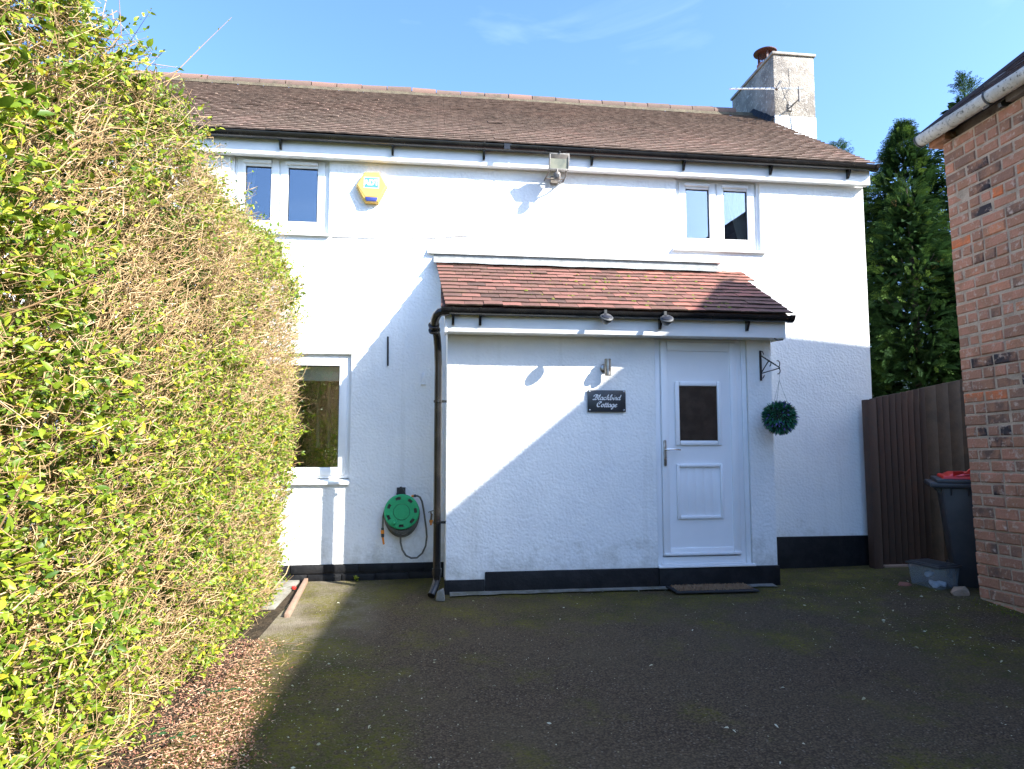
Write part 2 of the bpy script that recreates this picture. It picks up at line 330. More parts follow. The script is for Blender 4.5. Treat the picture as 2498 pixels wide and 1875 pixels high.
class MB:
    def __init__(s): s.v = []; s.f = []
    def add(s, vs, fs):
        k = len(s.v); s.v += [tuple(v) for v in vs]; s.f += [tuple(i + k for i in f) for f in fs]; return s
    def box(s, x0, x1, y0, y1, z0, z1):
        return s.add([(x0,y0,z0),(x1,y0,z0),(x1,y1,z0),(x0,y1,z0),(x0,y0,z1),(x1,y0,z1),(x1,y1,z1),(x0,y1,z1)],
                     [(0,3,2,1),(4,5,6,7),(0,1,5,4),(1,2,6,5),(2,3,7,6),(3,0,4,7)])
    def hexa(s, p):   # eight points, bottom four ccw then top four
        return s.add(p, [(0,3,2,1),(4,5,6,7),(0,1,5,4),(1,2,6,5),(2,3,7,6),(3,0,4,7)])
    def prism(s, poly, d):   # polygon (3-D points, planar) pushed by vector d
        n = len(poly); d = Vector(d)
        vs = [Vector(p) for p in poly] + [Vector(p) + d for p in poly]
        return s.add(vs, [tuple(range(n))[::-1], tuple(range(n, 2*n))] + [(i, (i+1) % n, n+(i+1) % n, n+i) for i in range(n)])
    def tube(s, path, r, n=8, cap=True):
        path = [Vector(p) for p in path]; rr = r if isinstance(r, (list, tuple)) else [r]*len(path)
        rings = []; up = None
        for i, p in enumerate(path):
            a = path[max(0, i-1)]; b = path[min(len(path)-1, i+1)]
            t = (b-a).normalized()
            if up is None:
                up = Vector((0,0,1)) if abs(t.z) < 0.9 else Vector((0,1,0))
            x = t.cross(up).normalized(); y = x.cross(t).normalized(); up = y
            rings.append([p + (x*math.cos(2*math.pi*k/n) + y*math.sin(2*math.pi*k/n))*rr[i] for k in range(n)])
        vs = [v for r_ in rings for v in r_]; fs = []
        for i in range(len(path)-1):
            for k in range(n):
                fs.append((i*n+k, i*n+(k+1) % n, (i+1)*n+(k+1) % n, (i+1)*n+k))
        if cap:
            fs.append(tuple(range(n))[::-1]); fs.append(tuple(range((len(path)-1)*n, len(path)*n)))
        return s.add(vs, fs)
    def cyl(s, a, b, r, n=24, r2=None):
        return s.tube([a, b], [r, r if r2 is None else r2], n)
    def lathe(s, c, axis, prof, n=32):   # prof: list (radius, along axis)
        c = Vector(c); ax = Vector(axis).normalized()
        x = ax.orthogonal().normalized(); y = ax.cross(x)
        vs = []; fs = []
        for r, h in prof:
            for k in range(n):
                t = 2*math.pi*k/n; vs.append(c + ax*h + (x*math.cos(t) + y*math.sin(t))*r)
        for i in range(len(prof)-1):
            for k in range(n): fs.append((i*n+k, i*n+(k+1) % n, (i+1)*n+(k+1) % n, (i+1)*n+k))
        fs.append(tuple(range(n))[::-1]); fs.append(tuple(range((len(prof)-1)*n, len(prof)*n)))
        return s.add(vs, fs)
    def mesh(s, name, material, off=Vector((0,0,0)), bevel=0, segs=2, smooth=False, tint=None):
        me = bpy.data.meshes.new(name)
        me.from_pydata([(v[0]-off[0], v[1]-off[1], v[2]-off[2]) for v in s.v], [], s.f)
        bm = bmesh.new(); bm.from_mesh(me)
        bmesh.ops.recalc_face_normals(bm, faces=bm.faces)
        if bevel:
            es = [e for e in bm.edges if len(e.link_faces) == 2 and e.calc_face_angle(0) > 0.6]
            bmesh.ops.bevel(bm, geom=es, offset=bevel, segments=segs, affect='EDGES', profile=0.5, clamp_overlap=True)
        bm.to_mesh(me); bm.free()
        me.materials.append(material)
        if smooth or bevel:
            me.polygons.foreach_set('use_smooth', [True]*len(me.polygons))
            me.set_sharp_from_angle(angle=math.radians(40))
        if tint is not None:
            a = me.attributes.new('tint', 'FLOAT', 'POINT'); a.data.foreach_set('value', [float(tint)]*len(me.vertices))
        return me
    def build(s, name, material, parent=None, bevel=0, segs=2, smooth=False, tint=None, loc=None):
        off = org(parent)
        loc_ = Vector((0,0,0))
        if loc is not None: loc_ = Vector(loc) - off; off = Vector(loc)
        me = s.mesh(name, material, off, bevel, segs, smooth, tint)
        o = bpy.data.objects.new(name, me); C.objects.link(o); o.location = loc_
        if parent is not None: o.parent = parent
        return o

def np_mesh(name, verts, faces_list, material, tint=None, smooth=False):
    """verts (N,3); faces_list: list of int arrays (M,k)"""
    me = bpy.data.meshes.new(name)
    loops = np.concatenate([f.reshape(-1) for f in faces_list]).astype(np.int32)
    tot = np.concatenate([np.full(len(f), f.shape[1]) for f in faces_list]).astype(np.int32)
    start = np.concatenate([[0], np.cumsum(tot)[:-1]]).astype(np.int32)
    me.vertices.add(len(verts)); me.vertices.foreach_set('co', verts.astype(np.float32).reshape(-1))
    me.loops.add(len(loops)); me.loops.foreach_set('vertex_index', loops)
    me.polygons.add(len(tot)); me.polygons.foreach_set('loop_start', start); me.polygons.foreach_set('loop_total', tot)
    if smooth: me.polygons.foreach_set('use_smooth', np.ones(len(tot), bool))
    me.update(calc_edges=True)
    me.materials.append(material)
    if tint is not None:
        a = me.attributes.new('tint', 'FLOAT', 'POINT'); a.data.foreach_set('value', tint.astype(np.float32))
    return me

def np_obj(name, me, parent=None, off=None):
    o = bpy.data.objects.new(name, me); C.objects.link(o)
    if parent is not None: o.parent = parent
    return o

def norm(a): return a / np.maximum(np.linalg.norm(a, axis=-1, keepdims=True), 1e-9)

# ================================================================== GROUND
GZ = -0.05
g = MB()
g.add([(-150,-150,GZ-0.06),(150,-150,GZ-0.06),(150,250,GZ-0.06),(-150,250,GZ-0.06)], [(0,1,2,3)])
tag(g.build('ground', M['grass']), kind='structure')
# driveway: gently uneven sheet
nx, ny = 90, 150
xs = np.linspace(-1.17, 7.6, nx); ys = np.linspace(-13, 0.9, ny)
X, Y = np.meshgrid(xs, ys, indexing='ij')
Z = np.full_like(X, GZ)
for i in range(nx):
    for j in range(ny):
        Z[i, j] += 0.012*mnoise.noise(Vector((X[i, j]*0.7, Y[i, j]*0.7, 0))) + 0.003*mnoise.noise(Vector((X[i, j]*4, Y[i, j]*4, 3)))
        if X[i, j] > 3.2: Z[i, j] += 0.03*min(1, (X[i, j]-3.2)/1.2)*max(0, min(1, (Y[i, j]+3)/1.5))*(1 if Y[i, j] < -0.6 else 0.4)
v = np.stack([X, Y, Z], -1).reshape(-1, 3)
idx = np.arange(nx*ny).reshape(nx, ny)
f = np.stack([idx[:-1, :-1], idx[1:, :-1], idx[1:, 1:], idx[:-1, 1:]], -1).reshape(-1, 4)
tag(np_obj('driveway', np_mesh('driveway', v, [f], M['asphalt'], smooth=True)), kind='structure')
# soil strip under hedge
g = MB(); g.add([(-6,-13,GZ-0.01),(-1.13,-13,GZ-0.01),(-1.13,0,GZ-0.01),(-6,0,GZ-0.01)], [(0,1,2,3)])
tag(g.build('soil_bed', M['soil']), kind='structure')
g = MB(); g.box(-1.62, -1.25, -1.0, -0.005, GZ-0.03, GZ+0.012)
tag(g.build('concrete_path', M['concrete'], bevel=0.006), kind='structure')
# mortar fillet along the foot of the porch
g = MB()
pts = []
for i in range(40):
    x = 0.16 + i*(3.15-0.16)/39
    pts.append((x, -0.735 - 0.05*abs(mnoise.noise(Vector((x*3, 0, 7)))) - (0.05 if x < 0.6 else 0.03)))
vs = [(x, -0.70, GZ+0.022) for x, y in pts] + [(x, y-0.02, GZ+0.012) for x, y in pts]
g.add(vs, [(i, i+1, 40+i+1, 40+i) for i in range(39)])
tag(g.build('concrete_footing', M['mortar_grey']), kind='structure')

# ================================================================== COTTAGE
cot = thing('cottage', (0, 0, 0), 'white roughcast two storey cottage with brown tiled roof and red tiled porch', 'house')
XL, XR = -6.2, 4.756

def grid_wall(mb, x0, x1, z0, z1, y, holes, depth=0.28, step=0.11, amp=0.004, seed=0, ext=0.0):
    """front wall sheet at Y=y facing -Y with rectangular holes and reveals"""
    cx = sorted(set([x0, x1] + [a for h in holes for a in h[:2]]))
    cz = sorted(set([z0, z1] + [a for h in holes for a in h[2:]]))
    def fill(c):
        o = []
        for a, b in zip(c[:-1], c[1:]):
            n = max(1, int((b-a)/step)); o += [a + (b-a)*k/n for k in range(n)]
        return o + [c[-1]]
    gx, gz = fill(cx), fill(cz)
    ids = {}; vs = []
    def vid(i, j):
        if (i, j) not in ids:
            ids[(i, j)] = len(vs)
            dy = amp*mnoise.noise(Vector((gx[i]*2.3+seed, gz[j]*2.3, 1))) + amp*0.6*mnoise.noise(Vector((gx[i]*7+seed, gz[j]*7, 5)))
            vs.append((gx[i], y+dy, gz[j]))
        return ids[(i, j)]
    fs = []
    for i in range(len(gx)-1):
        for j in range(len(gz)-1):
            mx, mz = (gx[i]+gx[i+1])/2, (gz[j]+gz[j+1])/2
            if any(h[0] < mx < h[1] and h[2] < mz < h[3] for h in holes): continue
            fs.append((vid(i, j), vid(i+1, j), vid(i+1, j+1), vid(i, j+1)))
    mb.add(vs, fs)
    for h in holes:
        a, b, c, d = h
        y2 = y+depth; e = 0.003
        mb.add([(a,y-e,c),(a,y2,c),(a,y2,d),(a,y-e,d)], [(0,1,2,3)])
        mb.add([(b,y-e,c),(b,y2,c),(b,y2,d),(b,y-e,d)], [(3,2,1,0)])
        mb.add([(a,y-e,c),(b,y-e,c),(b,y2,c),(a,y2,c)], [(0,1,2,3)])
        mb.add([(a,y-e,d),(b,y-e,d),(b,y2,d),(a,y2,d)], [(3,2,1,0)])

WIN_UL = (-2.026, -1.058, 3.345, 4.14)
WIN_UR = (2.579, 3.533, 3.332, 4.13)
WIN_LO = (-2.05, -0.805, 0.885, 2.147)
w = MB()
grid_wall(w, XL, XR, -0.3, 4.30, 0, [WIN_UL, WIN_UR, WIN_LO])
main_wall = w.build('wall', M['render'], cot)
g = MB()   # gable end, rear wall, left end
g.prism([(XR, 0.003, -0.3), (XR, 4.82, -0.3), (XR, 4.82, 4.30), (XR, 2.41, 6.10), (XR, 0.003, 4.30)], (-0.25, 0, 0))
g.prism([(XL, 0.003, -0.3), (XL, 4.82, -0.3), (XL, 4.82, 4.30), (XL, 2.41, 6.10), (XL, 0.003, 4.30)], (0.25, 0, 0))
g.box(XL+0.25, XR-0.25, 4.6, 4.82, -0.3, 4.3)
g.build('gable_wall', M['render'], cot)

# ---- plinths
g = MB()
g.box(XL, 0.118, -0.006, 0.02, -0.3, 0.100)
g.build('plinth', M['bitumen'], cot)
g = MB()
g.box(3.225, XR+0.012, -0.020, 0.02, -0.3, 0.279); g.box(XR-0.01, XR+0.018, -0.02, 4.8, -0.3, 0.279)
g.build('plinth', M['bitumen'], cot, bevel=0.006)
random.seed(3)
bvar = []
for k in range(5):
    b = MB(); L, H = 0.312, 0.080
    b.hexa([(0+random.uniform(0,.004), 0, 0+random.uniform(0,.004)), (L, 0, 0), (L, 0.03, 0), (0, 0.03, 0),
            (0, 0+random.uniform(0,.004), H), (L-random.uniform(0,.004), 0, H-random.uniform(0,.004)), (L, 0.03, H), (0, 0.03, H)])
    bvar.append(b.mesh('plinth_brick', M['bitumen'], bevel=0.008))
for r in range(3):
    z = 0.100 - 0.088*(r+1) + 0.004
    x = -2.3 + (0.16 if r % 2 else 0)
    while x < -0.19:
        o = bpy.data.objects.new('plinth_brick', random.choice(bvar)); C.objects.link(o); o.parent = cot
        o.location = (x, -0.016+random.uniform(-.003, .003), z + random.uniform(-.002, .002)); o.rotation_euler = (0, random.uniform(-.006, .006), 0)
        x += 0.321

# ---- porch
PX0, PX1, PY = 0.124, 3.219, -0.694
g = MB()
DX0, DX1, DZ0, DZ1 = 2.060, 2.976, 0.137, 2.262
grid_wall(g, PX0, PX1, -0.1, 2.60, PY, [(DX0, DX1, DZ0, DZ1)], depth=0.12, seed=9)
g.build('porch_wall', M['render'], cot)
g = MB()
def side(x, xin):
    g.prism([(x, PY+0.003, -0.1), (x, -0.002, -0.1), (x, -0.002, 3.02), (x, PY+0.003, 2.55)], (xin-x, 0, 0))
side(PX0, PX0+0.15); side(PX1, PX1-0.15)
g.build('porch_side_wall', M['render_smooth'], cot)
g = MB()
g.box(0.47, 2.062, PY-0.020, PY+0.05, -0.15, 0.134)
g.box(2.064, 3.232, PY-0.024, PY+0.05, -0.15, 0.130)
g.box(PX0-0.010, 0.468, PY-0.014, PY+0.05, -0.15, 0.070)
g.build('porch_plinth', M['bitumen'], cot, bevel=0.008)

# ---- white fascias
g = MB()
g.box(XL, 4.775, -0.10, -0.078, 4.105, 4.33)
g.box(XL, 4.775, -0.078, -0.012, 4.112, 4.128)          # soffit board
g.build('fascia', M['upvc'], cot, bevel=0.003)
g = MB()
for x in (-3.9, 1.35-0.6, -0.37):
    g.box(x-0.012, x+0.012, -0.1035, -0.1005, 4.100, 4.30)
g.build('fascia_joint', M['upvc'], cot)
g = MB()
g.box(0.119, 3.232, -0.924, -0.904, 2.242, 2.440)
g.box(0.119, 3.232, -0.904, PY-0.010, 2.250, 2.266)
g.build('porch_fascia', M['upvc'], cot, bevel=0.003)
g = MB()
for (x0, x1) in ((0.092, 0.117), (3.222, 3.246)):
    g.prism([(x0, -0.926, 2.235), (x0, -0.926, 2.43), (x0, -0.03, 3.045), (x0, -0.004, 3.045), (x0, -0.004, 2.85), (x0, -0.60, 2.44), (x0, -0.69, 2.235)], (x1-x0, 0, 0))
g.build('bargeboard', M['upvc'], cot, bevel=0.003)

# ---- roof tiles
def tile_mesh(w_, l_, t_, matl, tint, seed, camber=0.004):
    """flat clay tile: lower edge at the origin, running up +Y, face +Z"""
    r = random.Random(seed)
    mb = MB(); n = 3
    top = []; bot = []
    for i in range(n+1):
        x = w_*i/n
        c = camber*(1-(2*i/n-1)**2)
        ey = r.uniform(-0.0025, 0.0025)
        top.append(((x, ey, t_+c*0.5), (x, l_, t_*0.6))); bot.append(((x, ey, c*0.5), (x, l_, 0)))
    vs = [p[0] for p in top] + [p[1] for p in top] + [p[0] for p in bot] + [p[1] for p in bot]
    m_ = n+1; fs = []
    for i in range(n):
        fs += [(i, i+1, m_+i+1, m_+i), (2*m_+i, 3*m_+i, 3*m_+i+1, 2*m_+i+1), (i, 2*m_+i, 2*m_+i+1, i+1)]
    fs += [(0, m_, 3*m_, 2*m_), (n, 2*m_+n, 3*m_+n, m_+n)]
    mb.add(vs, fs)
    me = mb.mesh('roof_tile', matl, tint=tint)
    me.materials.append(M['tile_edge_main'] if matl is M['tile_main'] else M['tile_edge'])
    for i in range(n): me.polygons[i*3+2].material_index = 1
    return me

def tiled(parent, x0, x1, y0, z0, y1, z1, gauge, width, matl, limit, th=0.012, sag=0.01, seed=5, tintf=None, rough=1.0, xfun=None, over=0.09):
    sl = math.atan2(z1-z0, y1-y0); L = math.hypot(z1-z0, y1-y0)
    rows = int(round(L/gauge)); gauge = L/rows
    r = random.Random(seed); tints = [i/11 for i in range(12)]
    meshes = {}
    def getm(wk, ti):
        if (wk, ti) not in meshes: meshes[(wk, ti)] = tile_mesh(width*wk-0.003, gauge+over, th, matl, tints[ti], ti*7+int(wk*10))
        return meshes[(wk, ti)]
    allt = []
    for row in range(rows):
        xa, xb = (x0, x1) if xfun is None else xfun(row/rows)
        x = xa; first = True
        while x < xb - 0.02:
            wk = 1.0
            if first and row % 2: wk = 1.5
            if x + width*1.5 > xb and x + width < xb - 0.02: wk = 1.5 if x+width*1.5 <= xb+0.03 else 1.0
            rem = xb - x
            if rem < width*wk: wk = max(0.5, round(rem/width*2)/2)
            d = row*gauge
            wave = sag*mnoise.noise(Vector((x*0.5, d*0.8, seed))) + 0.003*mnoise.noise(Vector((x*3, d*3, seed+4)))
            lift = 0.012 + r.uniform(-0.0015, 0.0015)*rough + (r.random() < 0.05*rough)*r.uniform(0.002, 0.007)
            p = Vector((x, y0 + math.cos(sl)*d, z0 + math.sin(sl)*d)) + Vector((0, -math.sin(sl), math.cos(sl)))*(lift+wave) + Vector((0, math.cos(sl), math.sin(sl)))*r.uniform(-0.003, 0.003)*rough
            tilt = sl - math.atan2(th*1.0, gauge+over)*1.35 + r.uniform(-0.006, 0.006)*rough
            rot = Euler((tilt, r.uniform(-0.01, 0.01)*rough, r.uniform(-0.007, 0.007)*rough), 'XYZ')
            t = tintf(x, row/rows, r) if tintf else r.random()
            ti = int(max(0, min(11, round(t*11))))
            allt.append((p, rot, wk, ti))
            x += width*wk; first = False
    cp = Vector((0, -6.55, 1.32))
    vis = [(-(t[0]-cp).length, i) for i, t in enumerate(allt) if -2.9 < t[0].x < 5]
    vis.sort(reverse=True)
    singles = set(i for _, i in vis[:limit])
    V_, F_, T_, MI_ = [], [], [], []; k = 0
    for i, (p, rot, wk, ti) in enumerate(allt):
        me = getm(wk, ti)
        if i in singles:
            o = bpy.data.objects.new('roof_tile', me); C.objects.link(o); o.parent = parent; o.location = p; o.rotation_euler = rot
        else:
            mt = Matrix.Translation(p) @ rot.to_matrix().to_4x4()
            for vv in me.vertices: V_.append(mt @ vv.co)
            for pl in me.polygons: F_.append(tuple(a+k for a in pl.vertices)); MI_.append(pl.material_index)
            T_ += [tints[ti]]*len(me.vertices); k += len(me.vertices)
    if V_:
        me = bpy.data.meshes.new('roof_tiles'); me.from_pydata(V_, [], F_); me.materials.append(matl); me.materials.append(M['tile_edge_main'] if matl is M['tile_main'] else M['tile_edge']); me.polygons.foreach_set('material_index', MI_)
        a = me.attributes.new('tint', 'FLOAT', 'POINT'); a.data.foreach_set('value', T_)
        o = bpy.data.objects.new('upper_roof_tiling', me); C.objects.link(o); o.parent = parent; o['kind'] = 'stuff'

# main roof: deck + tiles
EY, EZ, RY, RZ = -0.15, 4.318, 2.411, 6.165
g = MB()
g.prism([(XL, EY+0.02, EZ-0.005), (XL, RY, RZ-0.012), (XL, 2*RY-EY, EZ-0.005), (XL, 2*RY-EY, EZ-0.04), (XL, RY, RZ-0.06), (XL, EY+0.02, EZ-0.04)], (4.79-XL, 0, 0))
roof = g.build('roof', M['tile_main'], cot, tint=0.25)
def tmain(x, d, r):
    return 0.42 + 0.28*mnoise.noise(Vector((x*0.9, d*3, 2))) + r.uniform(-0.30, 0.30) + (0.12 if x > 1 else 0) - 0.1*(d < 0.06)
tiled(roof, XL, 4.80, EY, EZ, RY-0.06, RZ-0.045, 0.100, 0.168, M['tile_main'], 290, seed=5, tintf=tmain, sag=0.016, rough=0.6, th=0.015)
# ridge tiles
rm = []
for k in range(6):
    b = MB(); n = 8; L = 0.330; r0 = 0.118
    prof = [(math.cos(math.radians(200-220*i/n))*r0, math.sin(math.radians(200-220*i/n))*r0*0.75) for i in range(n+1)]
    pin = [(a*0.86, c*0.86) for a, c in prof]
    vs = []
    for x in (0, L):
        s_ = 1.0 if x == 0 else 1.03
        vs += [(x, a*s_, c*s_) for a, c in prof] + [(x, a*s_, c*s_) for a, c in pin]
    q = n+1; fs = []
    for i in range(n):
        fs += [(i, i+1, 2*q+i+1, 2*q+i), (q+i+1, q+i, 3*q+i, 3*q+i+1), (i, q+i, q+i+1, i+1), (2*q+i, 2*q+i+1, 3*q+i+1, 3*q+i)]
    b.add(vs, fs); rm.append(b.mesh('ridge_tile', M['tile_ridge'], smooth=True, tint=k/5))
x = XL + 0.05
while x < 4.45:
    o = bpy.data.objects.new('ridge_tile', random.choice(rm)); C.objects.link(o); o.parent = roof
    o.location = (x, RY, RZ-0.005+0.012*mnoise.noise(Vector((x*0.8, 3, 1)))+random.uniform(-.006, .007)); o.rotation_euler = (random.uniform(-.05, .05), random.uniform(-.022, .022), random.uniform(-.008, .008))
    x += 0.342
# bedding mortar under the ridge, lichen-stained
g = MB()
for s_ in (-1, 1):
    vs = []; n = 140
    for i in range(n):
        x = XL + (4.70-XL)*i/(n-1); d = 0.150+0.012*mnoise.noise(Vector((x*6, 0, 0)))
        vs += [(x, RY+s_*0.10, RZ+0.004), (x, RY+s_*d, RZ+0.025-d*0.70)]
    g.add(vs, [(2*i, 2*i+1, 2*i+3, 2*i+2) for i in range(n-1)])
g.build('ridge_mortar', mat('lichened_mortar', (0.11, 0.09, 0.055), 0.95, var=(0.07, 0.055, 0.035), var_scale=11, bump=1, bump_scale=60, bump_dist=0.01), roof)

# porch roof
QY, QZ, QY1, QZ1 = -0.985, 2.452, -0.01, 3.100
g = MB()
g.prism([(0.06, QY+0.03, QZ+0.005), (0.06, QY1, QZ1-0.01), (0.06, QY1, QZ1-0.05), (0.06, QY+0.03, QZ-0.03)], (3.19, 0, 0))
proof = g.build('porch_roof', M['tile_porch'], cot, tint=0.1)
def tporch(x, d, r):
    return 0.40 + 0.25*mnoise.noise(Vector((x*1.3, d*2, 8))) + r.uniform(-0.33, 0.33) + (0.18 if x > 2.1 else 0) + 0.25*(d > 0.86)
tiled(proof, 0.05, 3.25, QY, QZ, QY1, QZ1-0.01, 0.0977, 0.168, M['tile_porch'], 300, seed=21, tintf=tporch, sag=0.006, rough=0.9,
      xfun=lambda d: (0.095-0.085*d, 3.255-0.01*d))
# moss tufts on the porch tiles
psl = math.atan2(QZ1-QZ, QY1-QY)
V_, F_ = [], []
r = random.Random(4)
for k in range(80):
    x = r.gauss(1.9, 0.62); d = r.uniform(0.05, 0.8)
    if not 0.2 < x < 3.15: continue
    row = round(d*12)/12 * math.hypot(QY1-QY, QZ1-QZ)
    base = Vector((x, QY+math.cos(psl)*row, QZ+math.sin(psl)*row)) + Vector((0, -math.sin(psl), math.cos(psl)))*0.016
    rad = r.uniform(0.006, 0.017)
    k0 = len(V_); V_.append(base + Vector((0, 0, rad*0.9)))
    for a in range(7):
        t = a/7*2*math.pi; q = rad*r.uniform(0.7, 1.2)
        V_.append(base + Vector((math.cos(t)*q*1.3, math.sin(t)*q*math.cos(psl), math.sin(t)*q*math.sin(psl))))
    F_ += [(k0, k0+1+a, k0+1+(a+1) % 7) for a in range(7)]
me = bpy.data.meshes.new('moss_tufts'); me.from_pydata(V_, [], F_); me.materials.append(M['moss'])
me.polygons.foreach_set('use_smooth', [True]*len(F_))
o = bpy.data.objects.new('moss', me); C.objects.link(o); o.parent = proof; o['kind'] = 'stuff'
# lead flashing and the render drip above it
g = MB(); n = 60; vs = []
for i in range(n):
    x = -0.01 + (3.02+0.01)*i/(n-1)
    w1 = 0.004*mnoise.noise(Vector((x*7, 0, 0)))
    vs += [(x, -0.014, QZ1+0.085), (x, -0.018+w1, QZ1+0.045), (x, -0.115+w1*2, QZ1-0.028+0.008*mnoise.noise(Vector((x*4, 2, 0))))]
g.add(vs, [q for i in range(n-1) for q in ((3*i, 3*i+1, 3*i+4, 3*i+3), (3*i+1, 3*i+2, 3*i+5, 3*i+4))])
g.build('lead_flashing', M['lead'], cot, smooth=True)
g = MB()
g.prism([(-0.07, 0.004, QZ1+0.155), (-0.07, -0.006, QZ1+0.150), (-0.07, -0.040, QZ1+0.088), (-0.07, 0.004, QZ1+0.088)], (3.13, 0, 0))
g.build('drip_moulding', M['render_smooth'], cot)

# ---- gutters
def half_gutter(mb, x0, x1, yf, ztop, wdt=0.112, t=0.004, n=10):
    """half-round gutter; front lip at Y=yf (towards camera), top at ztop"""
    r_ = wdt/2; cy = yf + r_
    pts = [(cy - r_*math.cos(math.pi*i/n), ztop - r_*math.sin(math.pi*i/n)*0.95) for i in range(n+1)]
    pin = [(cy - (r_-t)*math.cos(math.pi*i/n), ztop - (r_-t)*math.sin(math.pi*i/n)*0.95) for i in range(n+1)]
    q = n+1; vs = []
    for x in (x0, x1): vs += [(x, a, b) for a, b in pts] + [(x, a, b) for a, b in pin]
    fs = []
    for i in range(n):
        fs += [(i, i+1, 2*q+i+1, 2*q+i), (q+i+1, q+i, 3*q+i, 3*q+i+1), (i, q+i, q+i+1, i+1), (2*q+i+1, 3*q+i+1, 3*q+i, 2*q+i)]
    fs += [(0, 2*q, 3*q, q), (n, q+n, 3*q+n, 2*q+n)]
    mb.add(vs, fs)
def disc_cap(mb, x, yf, ztop, wdt=0.122, d=0.02, n=12):
    r_ = wdt/2; cy = yf+0.056
    poly = [(x, cy - r_*math.cos(math.pi*i/n), ztop+0.004 - r_*math.sin(math.pi*i/n)) for i in range(n+1)]
    mb.prism(poly, (d, 0, 0))
g = MB(); half_gutter(g, XL, 4.790, -0.214, 4.292)
gut = g.build('gutter', M['gutter'], cot, smooth=True)
g = MB(); disc_cap(g, 4.775, -0.214, 4.292, 0.126, 0.04); g.build('end_cap', M['gutter'], gut, smooth=True)
g = MB()
g.box(1.35-0.66, 1.35-0.60, -0.218, -0.213, 4.24, 4.296); half_gutter(g, 0.69, 0.715, -0.219, 4.296, 0.122); half_gutter(g, 0.74, 0.765, -0.219, 4.296, 0.122)
g.build('joint_clip', M['gutter'], gut)
def bracket(mb, x, yf, ztop, back):
    half_gutter(mb, x-0.011, x+0.011, yf-0.004, ztop+0.005, 0.120, 0.006)
    mb.prism([(x-0.011, back, ztop-0.01), (x-0.011, back, ztop-0.135), (x-0.011, back-0.022, ztop-0.135), (x-0.011, back-0.06, ztop-0.060), (x-0.011, back-0.06, ztop-0.05)], (0.022, 0, 0))
for x in (-3.4, -2.46, -1.52, -0.43, 0.58-0.09, 1.62, 2.62, 3.60, 4.50):
    b = MB(); bracket(b, x, -0.214, 4.292, -0.1015); b.build('gutter_bracket', M['gutter'], gut, smooth=True)
g = MB(); half_gutter(g, 0.06, 3.262, -1.040, 2.432)
pg = g.build('porch_gutter', M['gutter'], cot, smooth=True)
g = MB(); disc_cap(g, 3.235, -1.040, 2.432, 0.126, 0.045); g.build('end_cap', M['gutter'], pg, smooth=True)
for x in (0.165, 0.40, 2.03, 2.86):
    b = MB(); bracket(b, x, -1.040, 2.432, -0.9255); b.build('gutter_bracket', M['gutter'], pg, smooth=True)
# swan-neck bend at the left end of the porch gutter, then the downpipe
g = MB()
def arc(c, r, a0, a1, n, plane='xz'):
    o = []
    for i in range(n+1):
        a = math.radians(a0+(a1-a0)*i/n)
        o.append(Vector((c[0]+r*math.cos(a), c[1], c[2]+r*math.sin(a))))
    return o
g.tube([(0.13, -0.985, 2.405), (0.085, -0.985, 2.405), (0.050, -0.980, 2.398), (0.025, -0.965, 2.375), (0.010, -0.935, 2.345), (0.006, -0.90, 2.315)], 0.038, 14)
g.build('bend', M['gutter'], pg, smooth=True)
g = MB()
g.lathe((0.0, -0.885, 2.300), (0.15, 0.72, -0.66), [(0.046, -0.012), (0.050, -0.010), (0.050, 0.008), (0.040, 0.014)], 18)
g.lathe((0.004, -0.850, 2.262), (0.15, 0.72, -0.66), [(0.046, -0.012), (0.052, -0.010), (0.052, 0.008), (0.040, 0.014)], 18)
g.build('collar', M['gutter'], pg, smooth=True)
dp = MB()
dp.tube([(0.004, -0.90, 2.315), (0.016, -0.845, 2.26), (0.028, -0.80, 2.21), (0.036, -0.765, 2.13), (0.044, -0.748, 1.95), (0.046, -0.748, 0.13), (0.046, -0.748, 0.075), (0.030, -0.80, 0.035), (0.015, -0.83, 0.005), (0.0, -0.86, -0.02)], 0.034, 16)
dpipe = dp.build('downpipe', M['gutter'], cot, smooth=True)
for z in (1.64, 0.58):
    b = MB(); b.lathe((0.045, -0.748, z), (0, 0, 1), [(0.034, -0.012), (0.040, -0.010), (0.040, 0.010), (0.034, 0.012)], 18)
    b.box(0.080, 0.122, -0.758, -0.738, z-0.011, z+0.011); b.build('pipe_bracket', M['gutter'], dpipe, smooth=True)
b = MB(); b.lathe((0.046, -0.748, 0.155), (0, 0, 1), [(0.034, -0.03), (0.040, -0.028), (0.041, 0.028), (0.034, 0.03)], 18); b.build('pipe_collar', M['gutter'], dpipe, smooth=True)

